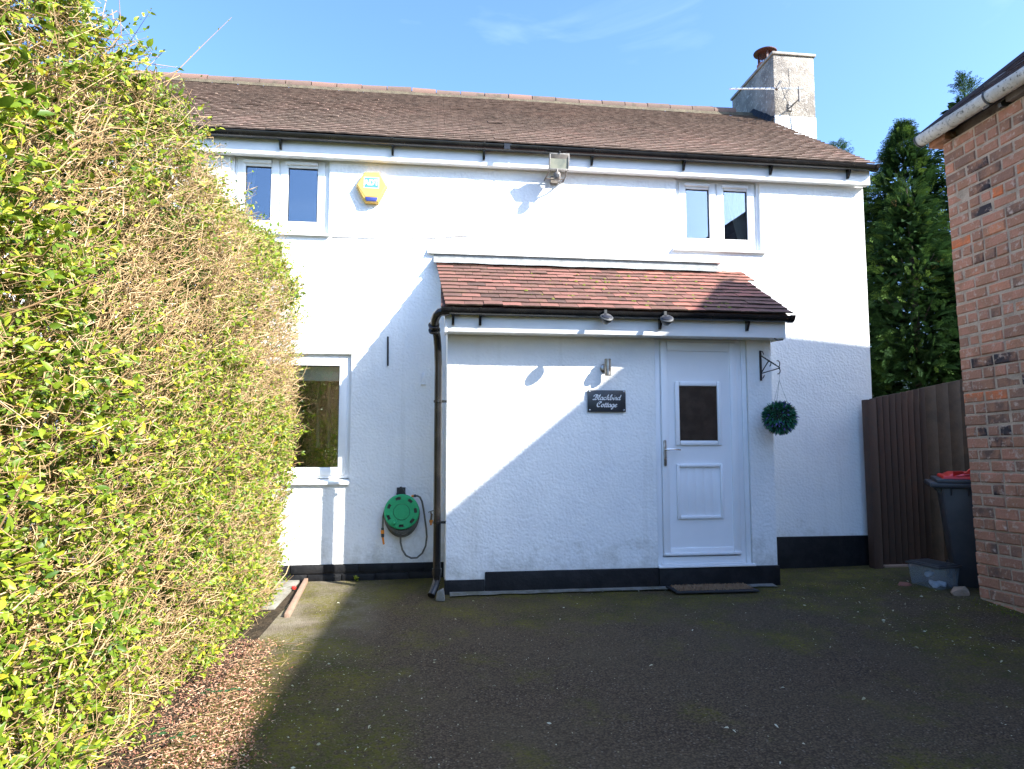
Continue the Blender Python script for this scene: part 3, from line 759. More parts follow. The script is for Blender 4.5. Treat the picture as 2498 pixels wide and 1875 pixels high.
# ---- windows
def ring(mb, x0, x1, z0, z1, y0, y1, w_, wb=None, wt=None):
    wb = w_ if wb is None else wb; wt = w_ if wt is None else wt
    mb.box(x0, x0+w_, y0, y1, z0, z1); mb.box(x1-w_, x1, y0, y1, z0, z1)
    mb.box(x0+w_, x1-w_, y0, y1, z0, z0+wb); mb.box(x0+w_, x1-w_, y0, y1, z1-wt, z1)
def casement(x0, x1, z0, z1, yf, splits, vents=True, fixed=False):
    fr = MB(); ring(fr, x0, x1, z0, z1, yf, yf+0.07, 0.045)
    for s_ in splits[1:-1]: fr.box(s_-0.012, s_+0.012, yf+0.004, yf+0.07, z0+0.045, z1-0.045)
    win = fr.build('window', M['upvc'], cot, bevel=0.004)
    for a, b in zip(splits[:-1], splits[1:]):
        xa, xb = a+0.028, b-0.006
        if a != splits[0]: xa = a+0.006
        if b == splits[-1]: xb = b-0.028
        za, zb = z0+0.030, z1-0.028
        s_ = MB(); ring(s_, xa, xb, za, zb, yf-0.018, yf+0.045, 0.078)
        s_.build('sash', M['upvc'], win, bevel=0.009)
        s2 = MB(); ring(s2, xa+0.078, xb-0.078, za+0.078, zb-0.078, yf-0.006, yf+0.02, 0.005)
        s2.build('gasket', M['rubber'], win)
        p = MB(); p.box(xa+0.080, xb-0.080, yf+0.006, yf+0.010, za+0.080, zb-0.080)
        p.build('pane', M['glass'], win)
        if vents:
            t_ = MB(); t_.box(xa+0.055, xb-0.075, yf-0.044, yf-0.0185, zb-0.052, zb-0.022)
            t_.build('trickle_vent', M['upvc'], win, bevel=0.005)
    return win
yw = 0.045
wa = casement(WIN_UL[0]+0.035, WIN_UL[1]-0.020, WIN_UL[2]+0.03, WIN_UL[3], yw, [WIN_UL[0]+0.035, -1.555, WIN_UL[1]-0.020])
wa['label'] = 'upper white casement window beside the hedge'
wb_ = casement(WIN_UR[0]+0.015, WIN_UR[1]-0.030, WIN_UR[2]+0.03, WIN_UR[3]-0.01, yw, [WIN_UR[0]+0.015, 3.045, WIN_UR[1]-0.030])
wb_['label'] = 'upper white casement window above the porch roof end'
wc = casement(WIN_LO[0]+0.02, WIN_LO[1]-0.015, WIN_LO[2]+0.035, WIN_LO[3]-0.012, yw, [WIN_LO[0]+0.02, WIN_LO[1]-0.015], vents=False)
wc['label'] = 'lower white window half hidden behind the hedge'
for wi, (a, b, c, d), ov in ((wa, WIN_UL, 0.015), (wb_, WIN_UR, 0.05), (wc, WIN_LO, 0.0)):
    g = MB(); g.prism([(a-ov, yw+0.01, c+0.030), (a-ov, -0.035, c+0.006), (a-ov, -0.035, c-0.020), (a-ov, -0.028, c-0.022), (a-ov, 0.012, c-0.006), (a-ov, yw+0.01, c+0.0)], (b-a+2*ov, 0, 0))
    g.build('sill', M['upvc'], wi, bevel=0.002)
for wi, (a, b, c, d), (fx0, fx1, fz1) in ((wa, WIN_UL, (WIN_UL[0]+0.035, WIN_UL[1]-0.020, WIN_UL[3])), (wb_, WIN_UR, (WIN_UR[0]+0.015, WIN_UR[1]-0.030, WIN_UR[3]-0.01)), (wc, WIN_LO, (WIN_LO[0]+0.02, WIN_LO[1]-0.015, WIN_LO[3]-0.012))):
    g = MB(); g.box(a-0.004, fx0-0.001, 0.030, 0.11, c+0.031, d+0.003); g.build('frame_bead', M['upvc'], wi)
    g = MB(); g.box(fx1+0.001, b+0.004, 0.030, 0.11, c+0.031, d+0.003)
    if d-fz1 > 0.002: g.box(fx0-0.001, fx1+0.001, 0.030, 0.11, fz1+0.001, d+0.003)
    g.build('frame_bead', M['upvc'], wi)
# rooms behind the glass
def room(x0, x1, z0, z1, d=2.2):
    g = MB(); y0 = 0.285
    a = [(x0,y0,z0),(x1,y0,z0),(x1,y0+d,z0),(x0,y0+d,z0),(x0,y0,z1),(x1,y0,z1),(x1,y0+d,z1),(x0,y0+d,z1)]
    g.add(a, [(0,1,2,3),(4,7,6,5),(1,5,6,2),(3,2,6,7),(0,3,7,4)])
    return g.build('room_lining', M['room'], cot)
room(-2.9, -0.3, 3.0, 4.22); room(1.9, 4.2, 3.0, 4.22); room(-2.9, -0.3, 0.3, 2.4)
def curtain(x0, x1, xb0, xb1, z0, z1, y=0.24):
    vs = []; n = 24
    for i in range(n+1):
        t = i/n; dy = 0.018*math.sin(t*26)
        vs += [(xb0+(xb1-xb0)*t, y+dy*0.6, z0), (((x0+xb0)/2+((x1+xb1)/2-(x0+xb0)/2)*t), y+dy, (z0+z1)/2), (x0+(x1-x0)*t, y+dy, z1)]
    g = MB(); g.add(vs, [q for i in range(n) for q in ((3*i, 3*i+3, 3*i+4, 3*i+1), (3*i+1, 3*i+4, 3*i+5, 3*i+2))])
    g.build('curtain', M['curtain'], cot, smooth=True)
curtain(3.24, 3.50, 3.43, 3.53, 3.34, 4.12)
curtain(-2.02, -1.84, -2.02, -1.92, 3.35, 4.12)
g = MB(); g.box(-1.95, -0.86, 0.120, 0.124, 1.885, 2.13); g.build('roller_blind', mat('pale_blind', (0.85, 0.90, 0.84), 0.9, trans=0.3), cot)
g = MB()
for x in (-1.32, -1.20, -1.08, -0.96):
    g.tube([(x, 1.2, 1.2), (x, 1.2, 1.95)], 0.02, 6)
g.build('chair_back', mat('grey_wood', (0.30, 0.29, 0.27), 0.7), cot)

# ---- door
dx0, dx1 = 2.068, 2.925
yd = PY + 0.028
g = MB()
ring(g, dx0, dx1, 0.150, 2.252, yd, yd+0.08, 0.052, wb=0.070, wt=0.026)
door = g.build('door_frame', M['door'], cot, bevel=0.004)
g = MB(); g.box(dx1+0.001, 2.974, yd-0.010, yd+0.07, 0.150, 2.256); g.build('cover_trim', M['upvc'], door, bevel=0.008)
g = MB(); g.box(2.058, 2.990, PY-0.040, yd+0.05, 0.134, 0.152); g.box(2.10, 2.90, PY-0.012, yd-0.001, 0.153, 0.170)
g.build('threshold', M['upvc'], door, bevel=0.003)
lx0, lx1, lz0, lz1 = 2.122, 2.870, 0.232, 2.224
g = MB()
ring(g, lx0, lx1, lz0, lz1, yd-0.020, yd+0.03, 0.066, wb=0.072, wt=0.088)
leaf = g.build('door', M['door'], cot, bevel=0.010)
g = MB()
# leaf sheet with an opening for the glass
for (a, b, c, d) in ((lx0+0.06, 2.30, lz0+0.06, lz1-0.07), (2.66, lx1-0.06, lz0+0.06, lz1-0.07), (2.30, 2.66, 1.795, lz1-0.07), (2.30, 2.66, 1.067, 1.30), (2.30, 2.66, lz0+0.06, 0.571)):
    g.box(a, b, yd-0.006, yd+0.025, c, d)
g.build('door_panel', M['door'], leaf)
g = MB()
for k in range(5):
    xa = 2.285 + k*(2.695-2.285)/5
    g.box(xa+0.0006, xa+(2.695-2.285)/5-0.0006, yd-0.005, yd+0.02, 0.560, 1.075)
g.box(2.286, 2.694, yd-0.0035, yd+0.019, 0.561, 1.074)
g.build('tongue_and_groove_panel', M['door'], leaf, bevel=0.0012)
g = MB(); ring(g, 2.258, 2.712, 0.567, 1.075, yd-0.030, yd-0.004, 0.030); g.build('moulding', M['door'], leaf, bevel=0.010)
g = MB(); ring(g, 2.254, 2.712, 1.248, 1.848, yd-0.030, yd-0.004, 0.044); g.build('moulding', M['door'], leaf, bevel=0.012)
g = MB(); g.box(2.29, 2.67, yd-0.012, yd-0.0065, 1.285, 1.810); g.build('pane', M['doorglass'], leaf)
g = MB(); g.box(2.128, 2.868, yd-0.040, yd-0.019, 0.240, 0.262); g.build('weather_bar', M['door'], leaf, bevel=0.005)
g = MB(); g.prism([(2.147+0.0135*math.cos(a), yd-0.021, (1.285 if math.sin(a) > 0 else 1.070)+0.014*math.sin(a)) for a in [math.radians(q) for q in range(0, 360, 20)]], (0, -0.012, 0))
hd = g.build('handle', M['steel'], leaf, bevel=0.002)
g = MB(); g.cyl((2.147, yd-0.030, 1.21), (2.147, yd-0.062, 1.21), 0.010, 14)
g.tube([(2.147, yd-0.062, 1.21), (2.20, yd-0.068, 1.212), (2.25, yd-0.066, 1.209), (2.285, yd-0.060, 1.206)], [0.010, 0.0085, 0.0075, 0.006], 10)
g.cyl((2.149, yd-0.032, 1.125), (2.149, yd-0.038, 1.125), 0.008, 12)
g.build('lever', M['chrome'], leaf, smooth=True)

# ================================================================== CHIMNEY (part of the cottage)
g = MB(); g.box(4.790, 5.415, 1.837, 3.13, 5.90, 6.800)
ch = g.build('chimney', M['chimney'], cot, bevel=0.015)
g = MB(); g.box(4.788, 5.417, 1.835, 3.132, -0.1, 5.90); g.build('chimney_breast', M['render_smooth'], ch, bevel=0.012)
g = MB(); g.box(4.770, 5.440, 1.815, 3.15, 6.802, 6.842); g.build('coping', M['coping'], ch, bevel=0.008)
g = MB(); n = 20; vs = []
for i in range(n+1):     # flaunching where stack and tiles meet
    t = i/n; y = 1.84 + (2.45-1.84)*t; z = EZ + (y-EY)*(RZ-EZ)/(RY-EY) + 0.03
    j = 0.02*mnoise.noise(Vector((t*9, 0, 0)))
    vs += [(4.70+j, y, z-0.01), (4.792, y, z+0.09+j)]
g.add(vs, [(2*i, 2*i+1, 2*i+3, 2*i+2) for i in range(n)]); g.build('flaunching', M['bitumen'], ch)
g = MB(); g.lathe((5.18, 2.75, 6.78), (0, 0, 1), [(0.150, 0), (0.140, 0.08), (0.118, 0.12), (0.112, 0.36), (0.128, 0.37), (0.130, 0.43), (0.112, 0.44)], 28)
pot = g.build('chimney_pot', M['terracotta'], ch, smooth=True)
g = MB(); g.lathe((5.18, 2.75, 7.40), (0, 0, 1), [(0.175, 0), (0.178, 0.012), (0.13, 0.035), (0.05, 0.048), (0.01, 0.050)], 28)
for a in (20, 140, 260):
    x, y = 5.18+0.10*math.cos(math.radians(a)), 2.75+0.10*math.sin(math.radians(a)); g.box(x-0.014, x+0.014, y-0.006, y+0.006, 7.20, 7.405)
for k in range(20):
    a = k*math.pi/10; x, y = 5.18+0.088*math.cos(a), 2.75+0.088*math.sin(a); g.cyl((x, y, 7.22), (x, y, 7.402), 0.003, 4)
for z in (7.26, 7.30, 7.34):
    g.tube([(5.18+0.088*math.cos(k*math.pi/10), 2.75+0.088*math.sin(k*math.pi/10), z) for k in range(21)], 0.003, 4)
g.build('cowl', M['cowl'], ch, smooth=True)

# ================================================================== TV AERIAL
ae = thing('tv_aerial', (5.02, 1.6, 6.1), 'silver television aerial bracketed to the front of the grey chimney', 'aerial')
g = MB(); g.tube([(4.0, 1.6, 6.100), (5.08, 1.6, 6.178)], 0.011, 8); g.build('boom', M['alu'], ae)
for k in range(10):
    t = k/10; x = 4.01+0.86*t; z = 6.100+0.07*(x-4.0)
    g = MB(); g.tube([(x-0.02, 1.50, z-0.04), (x+0.025, 1.70, z+0.062)], 0.0045, 6); g.build('element', M['alu'], ae)
g = MB()
for sg in (1, -1):
    g.tube([(4.86, 1.56, 6.17), (4.78+0.05*sg, 1.52, 6.17+0.24*sg)], 0.007, 6)
    for q in (0.3, 0.55, 0.8, 1.0):
        x, z = 4.86-0.06*q, 6.17+sg*0.24*q
        g.tube([(x-0.05, 1.44, z-0.05), (x+0.07, 1.66, z+0.09)], 0.004, 5)
g.build('reflector', M['fl_dark'], ae)
g = MB(); g.tube([(4.66, 1.55, 6.11), (4.74, 1.57, 6.24)], 0.022, 8); g.build('junction_box', M['fl_dark'], ae)
g = MB(); g.tube([(5.02, 1.6, 6.20), (5.02, 1.6, 5.98)], 0.013, 8); g.tube([(5.02, 1.6, 6.02), (5.02, 1.836, 6.02)], 0.010, 8); g.box(4.99, 5.05, 1.818, 1.836, 5.97, 6.08); g.build('bracket', M['fl_dark'], ae)
g = MB(); g.tube([(4.74, 1.56, 6.16), (4.80, 1.58, 6.02), (4.88, 1.62, 5.93), (4.97, 1.66, 5.96), (5.01, 1.74, 6.03), (5.025, 1.825, 5.95), (5.03, 1.828, 5.80), (5.055, 1.828, 5.60), (5.06, 1.826, 5.30)], 0.005, 6); g.build('cable', M['iron'], ae)

# ================================================================== WALL FITTINGS
# alarm bell box
al = thing('alarm_box', (-0.64, 0, 3.84), 'yellow hexagonal burglar alarm box on the white wall under the eaves', 'alarm box')
hexo = [(-0.712, 3.993), (-0.565, 4.000), (-0.482, 3.861), (-0.567, 3.680), (-0.706, 3.681), (-0.794, 3.853)]
cx_, cz_ = -0.638, 3.845
g = MB(); vs = [(x, 0.004, z) for x, z in hexo] + [(x, -0.045, z) for x, z in hexo] + [(cx_+(x-cx_)*0.93, -0.062, cz_+(z-cz_)*0.94) for x, z in hexo]
g.add(vs, [tuple(range(6)), (17, 16, 15, 14, 13, 12)] + [(i, i+6, (i+1) % 6+6, (i+1) % 6) for i in range(6)] + [(i+6, i+12, (i+1) % 6+12, (i+1) % 6+6) for i in range(6)])
g.build('case', M['bell'], al, bevel=0.004)
g = MB(); g.prism([(-0.702, -0.0630, 3.980), (-0.575, -0.0630, 3.986), (-0.500, -0.0630, 3.861), (-0.575, -0.0630, 3.738), (-0.697, -0.0630, 3.738), (-0.776, -0.0630, 3.854)], (0, -0.002, 0)); g.build('front', M['bell_face'], al)
g = MB(); g.prism([(-0.700, -0.062, 3.730), (-0.573, -0.062, 3.728), (-0.588, -0.062, 3.686), (-0.688, -0.062, 3.688)], (0, -0.012, 0)); g.build('strobe', M['bell_blue'], al, bevel=0.004)
g = MB()
for k in range(7):
    for (a, b, sg) in (((-0.786, 3.835), (-0.716, 3.700), -1), ((-0.489, 3.845), (-0.560, 3.700), 1)):
        t = (k+0.5)/7; x = a[0]+(b[0]-a[0])*t; z = a[1]+(b[1]-a[1])*t
        g.box(x-0.009, x+0.009, -0.050, -0.038, z-0.005, z+0.003)
g.build('louvre', M['bell'], al)
g = MB(); g.box(-0.714, -0.565, -0.0675, -0.0655, 3.823, 3.936); g.build('label_plate', M['letter'], al)
g = MB(); g.box(-0.707, -0.572, -0.0690, -0.0677, 3.830, 3.929); g.build('label_print', M['panel_blue'], al)

def text(body, x, z, y, size, matl, parent, shear=0.0, offset=0.0, sx=1.0, name='lettering', align='CENTER'):
    cu = bpy.data.curves.new('txt', 'FONT'); cu.body = body; cu.size = size; cu.align_x = align; cu.shear = shear; cu.offset = offset; cu.extrude = 0.0006/ max(size, .01) * size
    ob = bpy.data.objects.new('txt', cu); C.objects.link(ob)
    dg = bpy.context.evaluated_depsgraph_get(); dg.update()
    me = bpy.data.meshes.new_from_object(ob.evaluated_get(dg))
    bpy.data.objects.remove(ob)
    for v_ in me.vertices:
        a, b, c = v_.co; v_.co = (x + a*sx, y - c, z + b)
    off = org(parent)
    for v_ in me.vertices: v_.co -= off
    me.materials.clear(); me.materials.append(matl)
    o = bpy.data.objects.new(name, me); C.objects.link(o); o.parent = parent
    return o
text('ADT', -0.640, 3.855, -0.0700, 0.078, M['letter'], al, offset=0.0035, sx=0.92)

# floodlight with movement sensor
fl = thing('floodlight', (1.25, 0, 4.10), 'grey square floodlight with round movement sensor below, fixed under the eaves', 'floodlight')
g = MB()
g.hexa([(1.155,-0.20,4.050),(1.335,-0.20,4.050),(1.300,-0.12,4.070),(1.190,-0.12,4.070),(1.163,-0.275,4.190),(1.349,-0.275,4.190),(1.320,-0.17,4.180),(1.195,-0.17,4.180)])
g.build('housing', M['fl_dark'], fl, bevel=0.006)
g = MB()
def tilt(p): return (p[0], -0.232 - (p[1]-4.045)*0.28, p[1])
for (a, b, c, d) in ((1.148, 1.352, 4.186, 4.197), (1.148, 1.352, 4.040, 4.054), (1.148, 1.160, 4.054, 4.186), (1.340, 1.352, 4.054, 4.186)):
    p4 = [tilt((a, c)), tilt((b, c)), tilt((b, d)), tilt((a, d))]; g.prism(p4, (0, 0.035, 0.006))
g.build('rim', M['fl_grey'], fl, bevel=0.002)
g = MB(); g.prism([tilt((1.158, 4.052)), tilt((1.342, 4.052)), tilt((1.342, 4.188)), tilt((1.158, 4.188))], (0, 0.004, 0.0)); o = g.build('lamp_glass', M['fl_glass'], fl); o.location.y += 0.008
g = MB(); g.tube([(1.250, -0.28, 4.198), (1.250, -0.275, 4.212)], 0.008, 10); g.build('screw', M['iron'], fl)
g = MB(); g.lathe((1.232, -0.225, 3.995), (0, 0, 1), [(0.018, -0.065), (0.030, -0.058), (0.036, -0.045), (0.036, 0.005), (0.030, 0.016), (0.012, 0.022), (0.009, 0.055)], 20); sn = g.build('sensor', M['fl_dark'], fl, smooth=True)
g = MB(); g.box(1.218, 1.248, -0.2635, -0.255, 3.952, 3.984); g.build('sensor_lens', M['iron'], fl)
g = MB()
g.tube([(1.165, -0.19, 4.045), (1.150, -0.13, 4.03), (1.14, -0.06, 4.02), (1.14, 0.0, 4.02)], 0.008, 8)
g.tube([(1.330, -0.19, 4.045), (1.340, -0.13, 4.02), (1.34, -0.06, 4.02), (1.34, 0.0, 4.02)], 0.008, 8)
g.tube([(1.14, -0.04, 4.02), (1.34, -0.04, 4.02)], 0.007, 8); g.box(1.20, 1.28, -0.04, 0.0, 3.98, 4.05)
g.build('bracket', M['fl_dark'], fl)
g = MB(); g.tube([(1.27, -0.20, 4.05), (1.262, -0.17, 3.97), (1.275, -0.15, 3.93), (1.292, -0.12, 3.92), (1.298, -0.08, 3.95), (1.285, -0.04, 4.0)], 0.003, 6); g.build('cable', M['fl_grey'], fl)

# loose cable and old wire line on the wall
cb = thing('wall_cable', (0.35, 0, 3.3), 'thin looped cable clipped to the white wall above the porch', 'cable')
g = MB()
def yoff(x): return -0.010-0.004*math.sin(x*9)
g.tube([(0.372, -0.006, 3.770), (0.30, -0.02, 3.69), (0.245, -0.03, 3.60), (0.195, -0.03, 3.50), (0.165, -0.02, 3.42), (0.180, -0.015, 3.415), (0.24, -0.02, 3.445), (0.32, -0.03, 3.475), (0.38, -0.03, 3.470), (0.402, -0.025, 3.435)], 0.0032, 5)
g.tube([(0.505, -0.006, 3.715), (0.46, -0.02, 3.64), (0.42, -0.025, 3.56), (0.405, -0.02, 3.49), (0.400, -0.02, 3.44)], 0.0022, 5)
g.build('cable_loop', M['white_cable'], cb, smooth=True)
g = MB(); g.tube([(-1.03, -0.005, 3.325), (-0.6, -0.007, 3.330), (-0.1, -0.007, 3.345), (0.38, -0.006, 3.395)], 0.0035, 5); g.build('cable_run', M['white_cable'], cb, smooth=True)

# stainless wall light
wlt = thing('wall_light', (1.59, PY, 1.96), 'small stainless steel cylinder wall light above the name sign', 'wall light')
g = MB(); g.lathe((1.590, -0.765, 1.885), (0, 0, 1), [(0.026, 0), (0.030, 0.002), (0.030, 0.155), (0.026, 0.157)], 24); g.build('tube', M['steel'], wlt, smooth=True)
g = MB(); g.lathe((1.575, PY, 1.96), (0, -1, 0), [(0.042, -0.01), (0.042, 0.014), (0.034, 0.020)], 24); g.box(1.575, 1.60, -0.75, -0.70, 1.945, 1.975); g.build('back_plate', M['steel'], wlt, smooth=True)

# slate name sign
sg_ = thing('name_sign', (1.59, PY, 1.65), 'black slate house name sign reading Blackbird Cottage', 'sign')
g = MB(); g.box(1.411, 1.770, -0.716, -0.702, 1.556, 1.756)
g.build('slate_plate', M['slate'], sg_, bevel=0.002)
for (x, z) in ((1.428, 1.742), (1.753, 1.742), (1.428, 1.572), (1.753, 1.572)):
    g = MB(); g.lathe((x, -0.716, z), (0, -1, 0), [(0.006, -0.006), (0.006, 0.003), (0.003, 0.005)], 10); g.build('screw', M['chrome'], sg_, smooth=True)

# calligraphic lettering drawn with a broad nib
def nib_text(lines, parent):
    def bez(p, n=10):
        out = []
        for s_ in range(0, len(p)-1, 3):
            a, b, c, d = [Vector((*q, 0)) for q in p[s_:s_+4]]
            for i in range(n+1):
                if s_ and i == 0: continue
                t = i/n; out.append(a*(1-t)**3 + 3*b*t*(1-t)**2 + 3*c*t*t*(1-t) + d*t**3)
        return out
    G = {
     'a': (0.52, [[(0.44,.42),(.30,.56),(.06,.46),(.05,.2),(.05,-.04),(.24,-.06),(.36,.2)], [(.46,.48),(.42,.3),(.34,.1),(.38,.02),(.42,-.04),(.5,.02),(.56,.1)]]),
     'b': (0.50, [[(.0,.12),(.14,.4),(.32,.8),(.30,.96),(.27,1.06),(.14,.8),(.12,.5)], [(.12,.5),(.08,.2),(.08,.0),(.2,.0),(.36,.0),(.46,.25),(.42,.42)], [(.42,.42),(.40,.5),(.3,.44),(.34,.36),(.38,.30),(.46,.36),(.54,.40)]]),
     'c': (0.44, [[(.36,.38),(.34,.52),(.06,.5),(.06,.2),(.06,-.05),(.28,-.04),(.46,.12)]]),
     'd': (0.54, [[(0.40,.42),(.30,.54),(.06,.46),(.05,.2),(.05,-.04),(.24,-.06),(.36,.2)], [(.56,.98),(.50,.6),(.34,.14),(.38,.03),(.42,-.04),(.52,.02),(.58,.1)]]),
     'e': (0.44, [[(.08,.22),(.24,.24),(.38,.34),(.34,.44),(.28,.54),(.06,.42),(.06,.18),(.06,-.06),(.28,-.04),(.46,.12)]]),
     'g': (0.52, [[(0.44,.42),(.30,.56),(.06,.46),(.05,.2),(.05,-.02),(.24,-.04),(.36,.2)], [(.46,.48),(.40,.2),(.32,-.2),(.22,-.36),(.14,-.46),(.04,-.36),(.12,-.24),(.22,-.12),(.40,.0),(.56,.12)]]),
     'i': (0.28, [[(.0,.12),(.1,.3),(.16,.42),(.2,.48)], [(.2,.48),(.14,.28),(.06,.06),(.14,.01),(.2,-.02),(.26,.04),(.32,.12)], [(.24,.70),(.25,.72),(.27,.72),(.28,.70)]]),
     'k': (0.54, [[(.0,.12),(.14,.4),(.34,.8),(.32,.96),(.28,1.06),(.14,.7),(.06,.0)], [(.10,.24),(.2,.42),(.38,.54),(.40,.44),(.42,.32),(.26,.26),(.16,.24)], [(.20,.25),(.32,.24),(.30,.02),(.40,.0),(.48,.0),(.54,.06),(.58,.12)]]),
     'l': (0.32, [[(.0,.12),(.16,.4),(.34,.8),(.31,.96),(.27,1.06),(.14,.8),(.10,.4)], [(.10,.4),(.06,.1),(.08,.0),(.16,.0),(.24,.0),(.3,.06),(.36,.12)]]),
     'o': (0.46, [[(.28,.48),(.08,.5),(.04,.3),(.05,.18),(.06,-.06),(.38,-.04),(.38,.26),(.38,.4),(.34,.48),(.26,.48)], [(.34,.40),(.38,.34),(.44,.36),(.50,.40)]]),
     'r': (0.40, [[(.0,.12),(.1,.3),(.14,.42),(.16,.54)], [(.16,.54),(.20,.42),(.30,.48),(.32,.44)], [(.32,.44),(.28,.24),(.18,.06),(.26,.01),(.32,-.02),(.38,.04),(.44,.12)]]),
     't': (0.32, [[(.30,.76),(.24,.5),(.06,.1),(.12,.02),(.18,-.04),(.28,.04),(.36,.12)], [(.06,.50),(.16,.50),(.26,.50),(.38,.52)]]),
     'B': (0.72, [[(.46,.90),(.40,.5),(.26,.06),(.10,.0),(.0,-.02),(-.06,.08),(.04,.14)], [(.10,.62),(.0,.8),(.2,1.0),(.46,.98),(.74,.96),(.74,.62),(.40,.54)], [(.40,.54),(.76,.54),(.66,.0),(.36,.0),(.30,.0),(.24,.04),(.22,.08)]]),
     'C': (0.70, [[(.46,.56),(.40,.50),(.34,.60),(.42,.70),(.54,.80),(.72,.70),(.64,.90),(.54,1.06),(.08,.9),(.06,.4),(.04,-.04),(.36,-.06),(.56,.14)]]),
    }
    mb = MB(); nibw = 0.085
    def stroke(pts, s, ox, oz):
        nib = Vector((math.cos(math.radians(38)), math.sin(math.radians(38)), 0))*nibw
        L, R_ = [], []
        for i, p in enumerate(pts):
            a = pts[max(0, i-1)]; b = pts[min(len(pts)-1, i+1)]; t = (b-a)
            t = t.normalized() if t.length > 1e-6 else Vector((1, 0, 0)); nn = Vector((-t.y, t.x, 0))
            wd = abs(nib.dot(nn))*1.05 + 0.034
            L.append(p+nn*wd); R_.append(p-nn*wd)
        vs = []
        for yv in (-0.7165, -0.7172):
            for q in L + R_: vs.append((ox+(q.x+q.y*0.12)*s, yv, oz+q.y*s))
        n = len(L); fs = [(2*n+i, 2*n+i+1, 3*n+i+1, 3*n+i) for i in range(n-1)]
        fs += [(i, i+1, 2*n+i+1, 2*n+i) for i in range(n-1)] + [(3*n+i, 3*n+i+1, n+i+1, n+i) for i in range(n-1)]
        mb.add(vs, fs)
    for body, x, z, s, width in lines:
        tot = sum(G[c][0] for c in body); k = width/(tot*s)
        cx = x - tot*s*k/2
        for c in body:
            for st in G[c][1]:
                pts = bez(st); stroke([Vector((p.x*k, p.y, 0)) for p in pts], s, cx, z)
            cx += G[c][0]*s*k
    mb.build('lettering', M['letter'], parent)
nib_text([('Blackbird', 1.591, 1.668, 0.047, 0.258), ('Cottage', 1.590, 1.602, 0.050, 0.192)], sg_)

# solar gutter lights
def solar(x, rx, label):
    t = thing('solar_light', (x, -1.09, 2.40), label, 'solar light', 'solar lights clipped to the porch gutter')
    ax = Vector((rx, -0.62, 0.75)).normalized()
    c = Vector((x, -1.105, 2.362))
    g = MB(); g.lathe(c, ax, [(0.030, -0.045), (0.052, -0.022), (0.060, -0.004), (0.058, 0.004), (0.046, 0.012)], 26); g.build('body', M['darkplastic'], t, smooth=True)
    g = MB(); g.lathe(c, ax, [(0.044, 0.010), (0.044, 0.0165), (0.042, 0.018)], 26); g.build('solar_panel', mat('solar_cell', (0.02, 0.02, 0.024), 0.3, spec=0.4), t, smooth=True)
    g = MB(); g.box(x-0.012, x+0.012, -1.075, -1.042, 2.390, 2.436); g.build('clip', M['darkplastic'], t)
    g = MB(); g.lathe(c, ax, [(0.026, -0.056), (0.030, -0.044)], 16); g.build('lens', M['fl_glass'], t, smooth=True)
solar(1.492, 0.05, 'left round solar light on porch gutter, above the name sign')
solar(2.035, -0.12, 'right round solar light on porch gutter, tilted above the white door')

# hanging basket bracket
br = thing('basket_bracket', (3.106, PY, 2.01), 'black wrought iron hanging basket bracket on the porch wall right of the door', 'bracket')
bp0 = Vector((3.106, -0.706, 0))
tip = Vector((3.150, -0.97, 1.94))
def P(u_, z): # u_: metres out from the wall towards the tip
    d = (tip - bp0); d.z = 0; d = d.normalized(); p = bp0 + d*u_; return (p.x, p.y, z)
LEN = (Vector((tip.x, tip.y, 0)) - bp0).length
g = MB(); g.box(3.098, 3.115, -0.712, -0.698, 1.862, 2.150); g.build('back_bar', M['iron'], br)
def curl(c, r_, a0, a1, n=10): return [P(c[0]+r_*math.cos(math.radians(a0+(a1-a0)*i/n)), c[1]+r_*math.sin(math.radians(a0+(a1-a0)*i/n))) for i in range(n+1)]
g = MB(); g.tube([P(0, 2.105), P(LEN, 1.960)], 0.0055, 6); g.tube([P(0, 1.930), P(LEN, 1.955)], 0.005, 6); g.build('arm', M['iron'], br)
g = MB()
for i in range(6):
    a = 0.25+0.1*i; q = P(LEN*a, 2.105-0.145*a); q2 = P(LEN*(a+0.04), 2.105-0.145*(a+0.04)); g.tube([q, q2], 0.008, 4)
g.tube([P(0.005, 1.935), P(LEN*0.42, 2.035)], 0.005, 6); g.build('twisted_strut', M['iron'], br)
g = MB(); g.tube(curl((LEN*0.42+0.014, 2.010), 0.022, 120, -80), 0.0045, 6); g.tube(curl((LEN-0.03, 1.995), 0.032, -70, 100), 0.0045, 6); g.tube(curl((LEN-0.022, 1.930), 0.026, 80, -110), 0.0045, 6)
g.tube([P(0.0, 2.140), P(0.03, 2.140), P(0.05, 2.108)], 0.0045, 6); g.tube([P(0.0, 1.885), P(0.03, 1.885), P(0.05, 1.908)], 0.0045, 6)
g.build('scroll', M['iron'], br)

# artificial topiary ball
tb = thing('topiary_ball', (3.142, -0.955, 1.50), 'green artificial leaf ball with purple flowers hanging beside the door', 'plant ball')
bc = np.array([3.142, -0.955, 1.500])
g = MB()
hook = Vector((3.150, -0.955, 1.845))
g.tube([(3.150, -0.955, 1.905), (3.158, -0.955, 1.892), (3.150, -0.955, 1.875), hook], 0.0016, 5)
for a in (200, 320, 80):
    g.tube([hook, (3.142+0.075*math.cos(math.radians(a)), -0.955+0.075*math.sin(math.radians(a)), 1.62)], 0.0016, 4)
g.build('hanging_chain', M['wire'], tb)
g = MB(); g.lathe((3.142, -0.955, 1.5), (0, 0, 1), [(0.001, -0.125)] + [(0.125*math.cos(math.radians(a)), 0.125*math.sin(math.radians(a))) for a in range(-75, 90, 15)], 20)
g.build('core', mat('dark_green_core', (0.01, 0.03, 0.015), 0.8), tb, smooth=True)
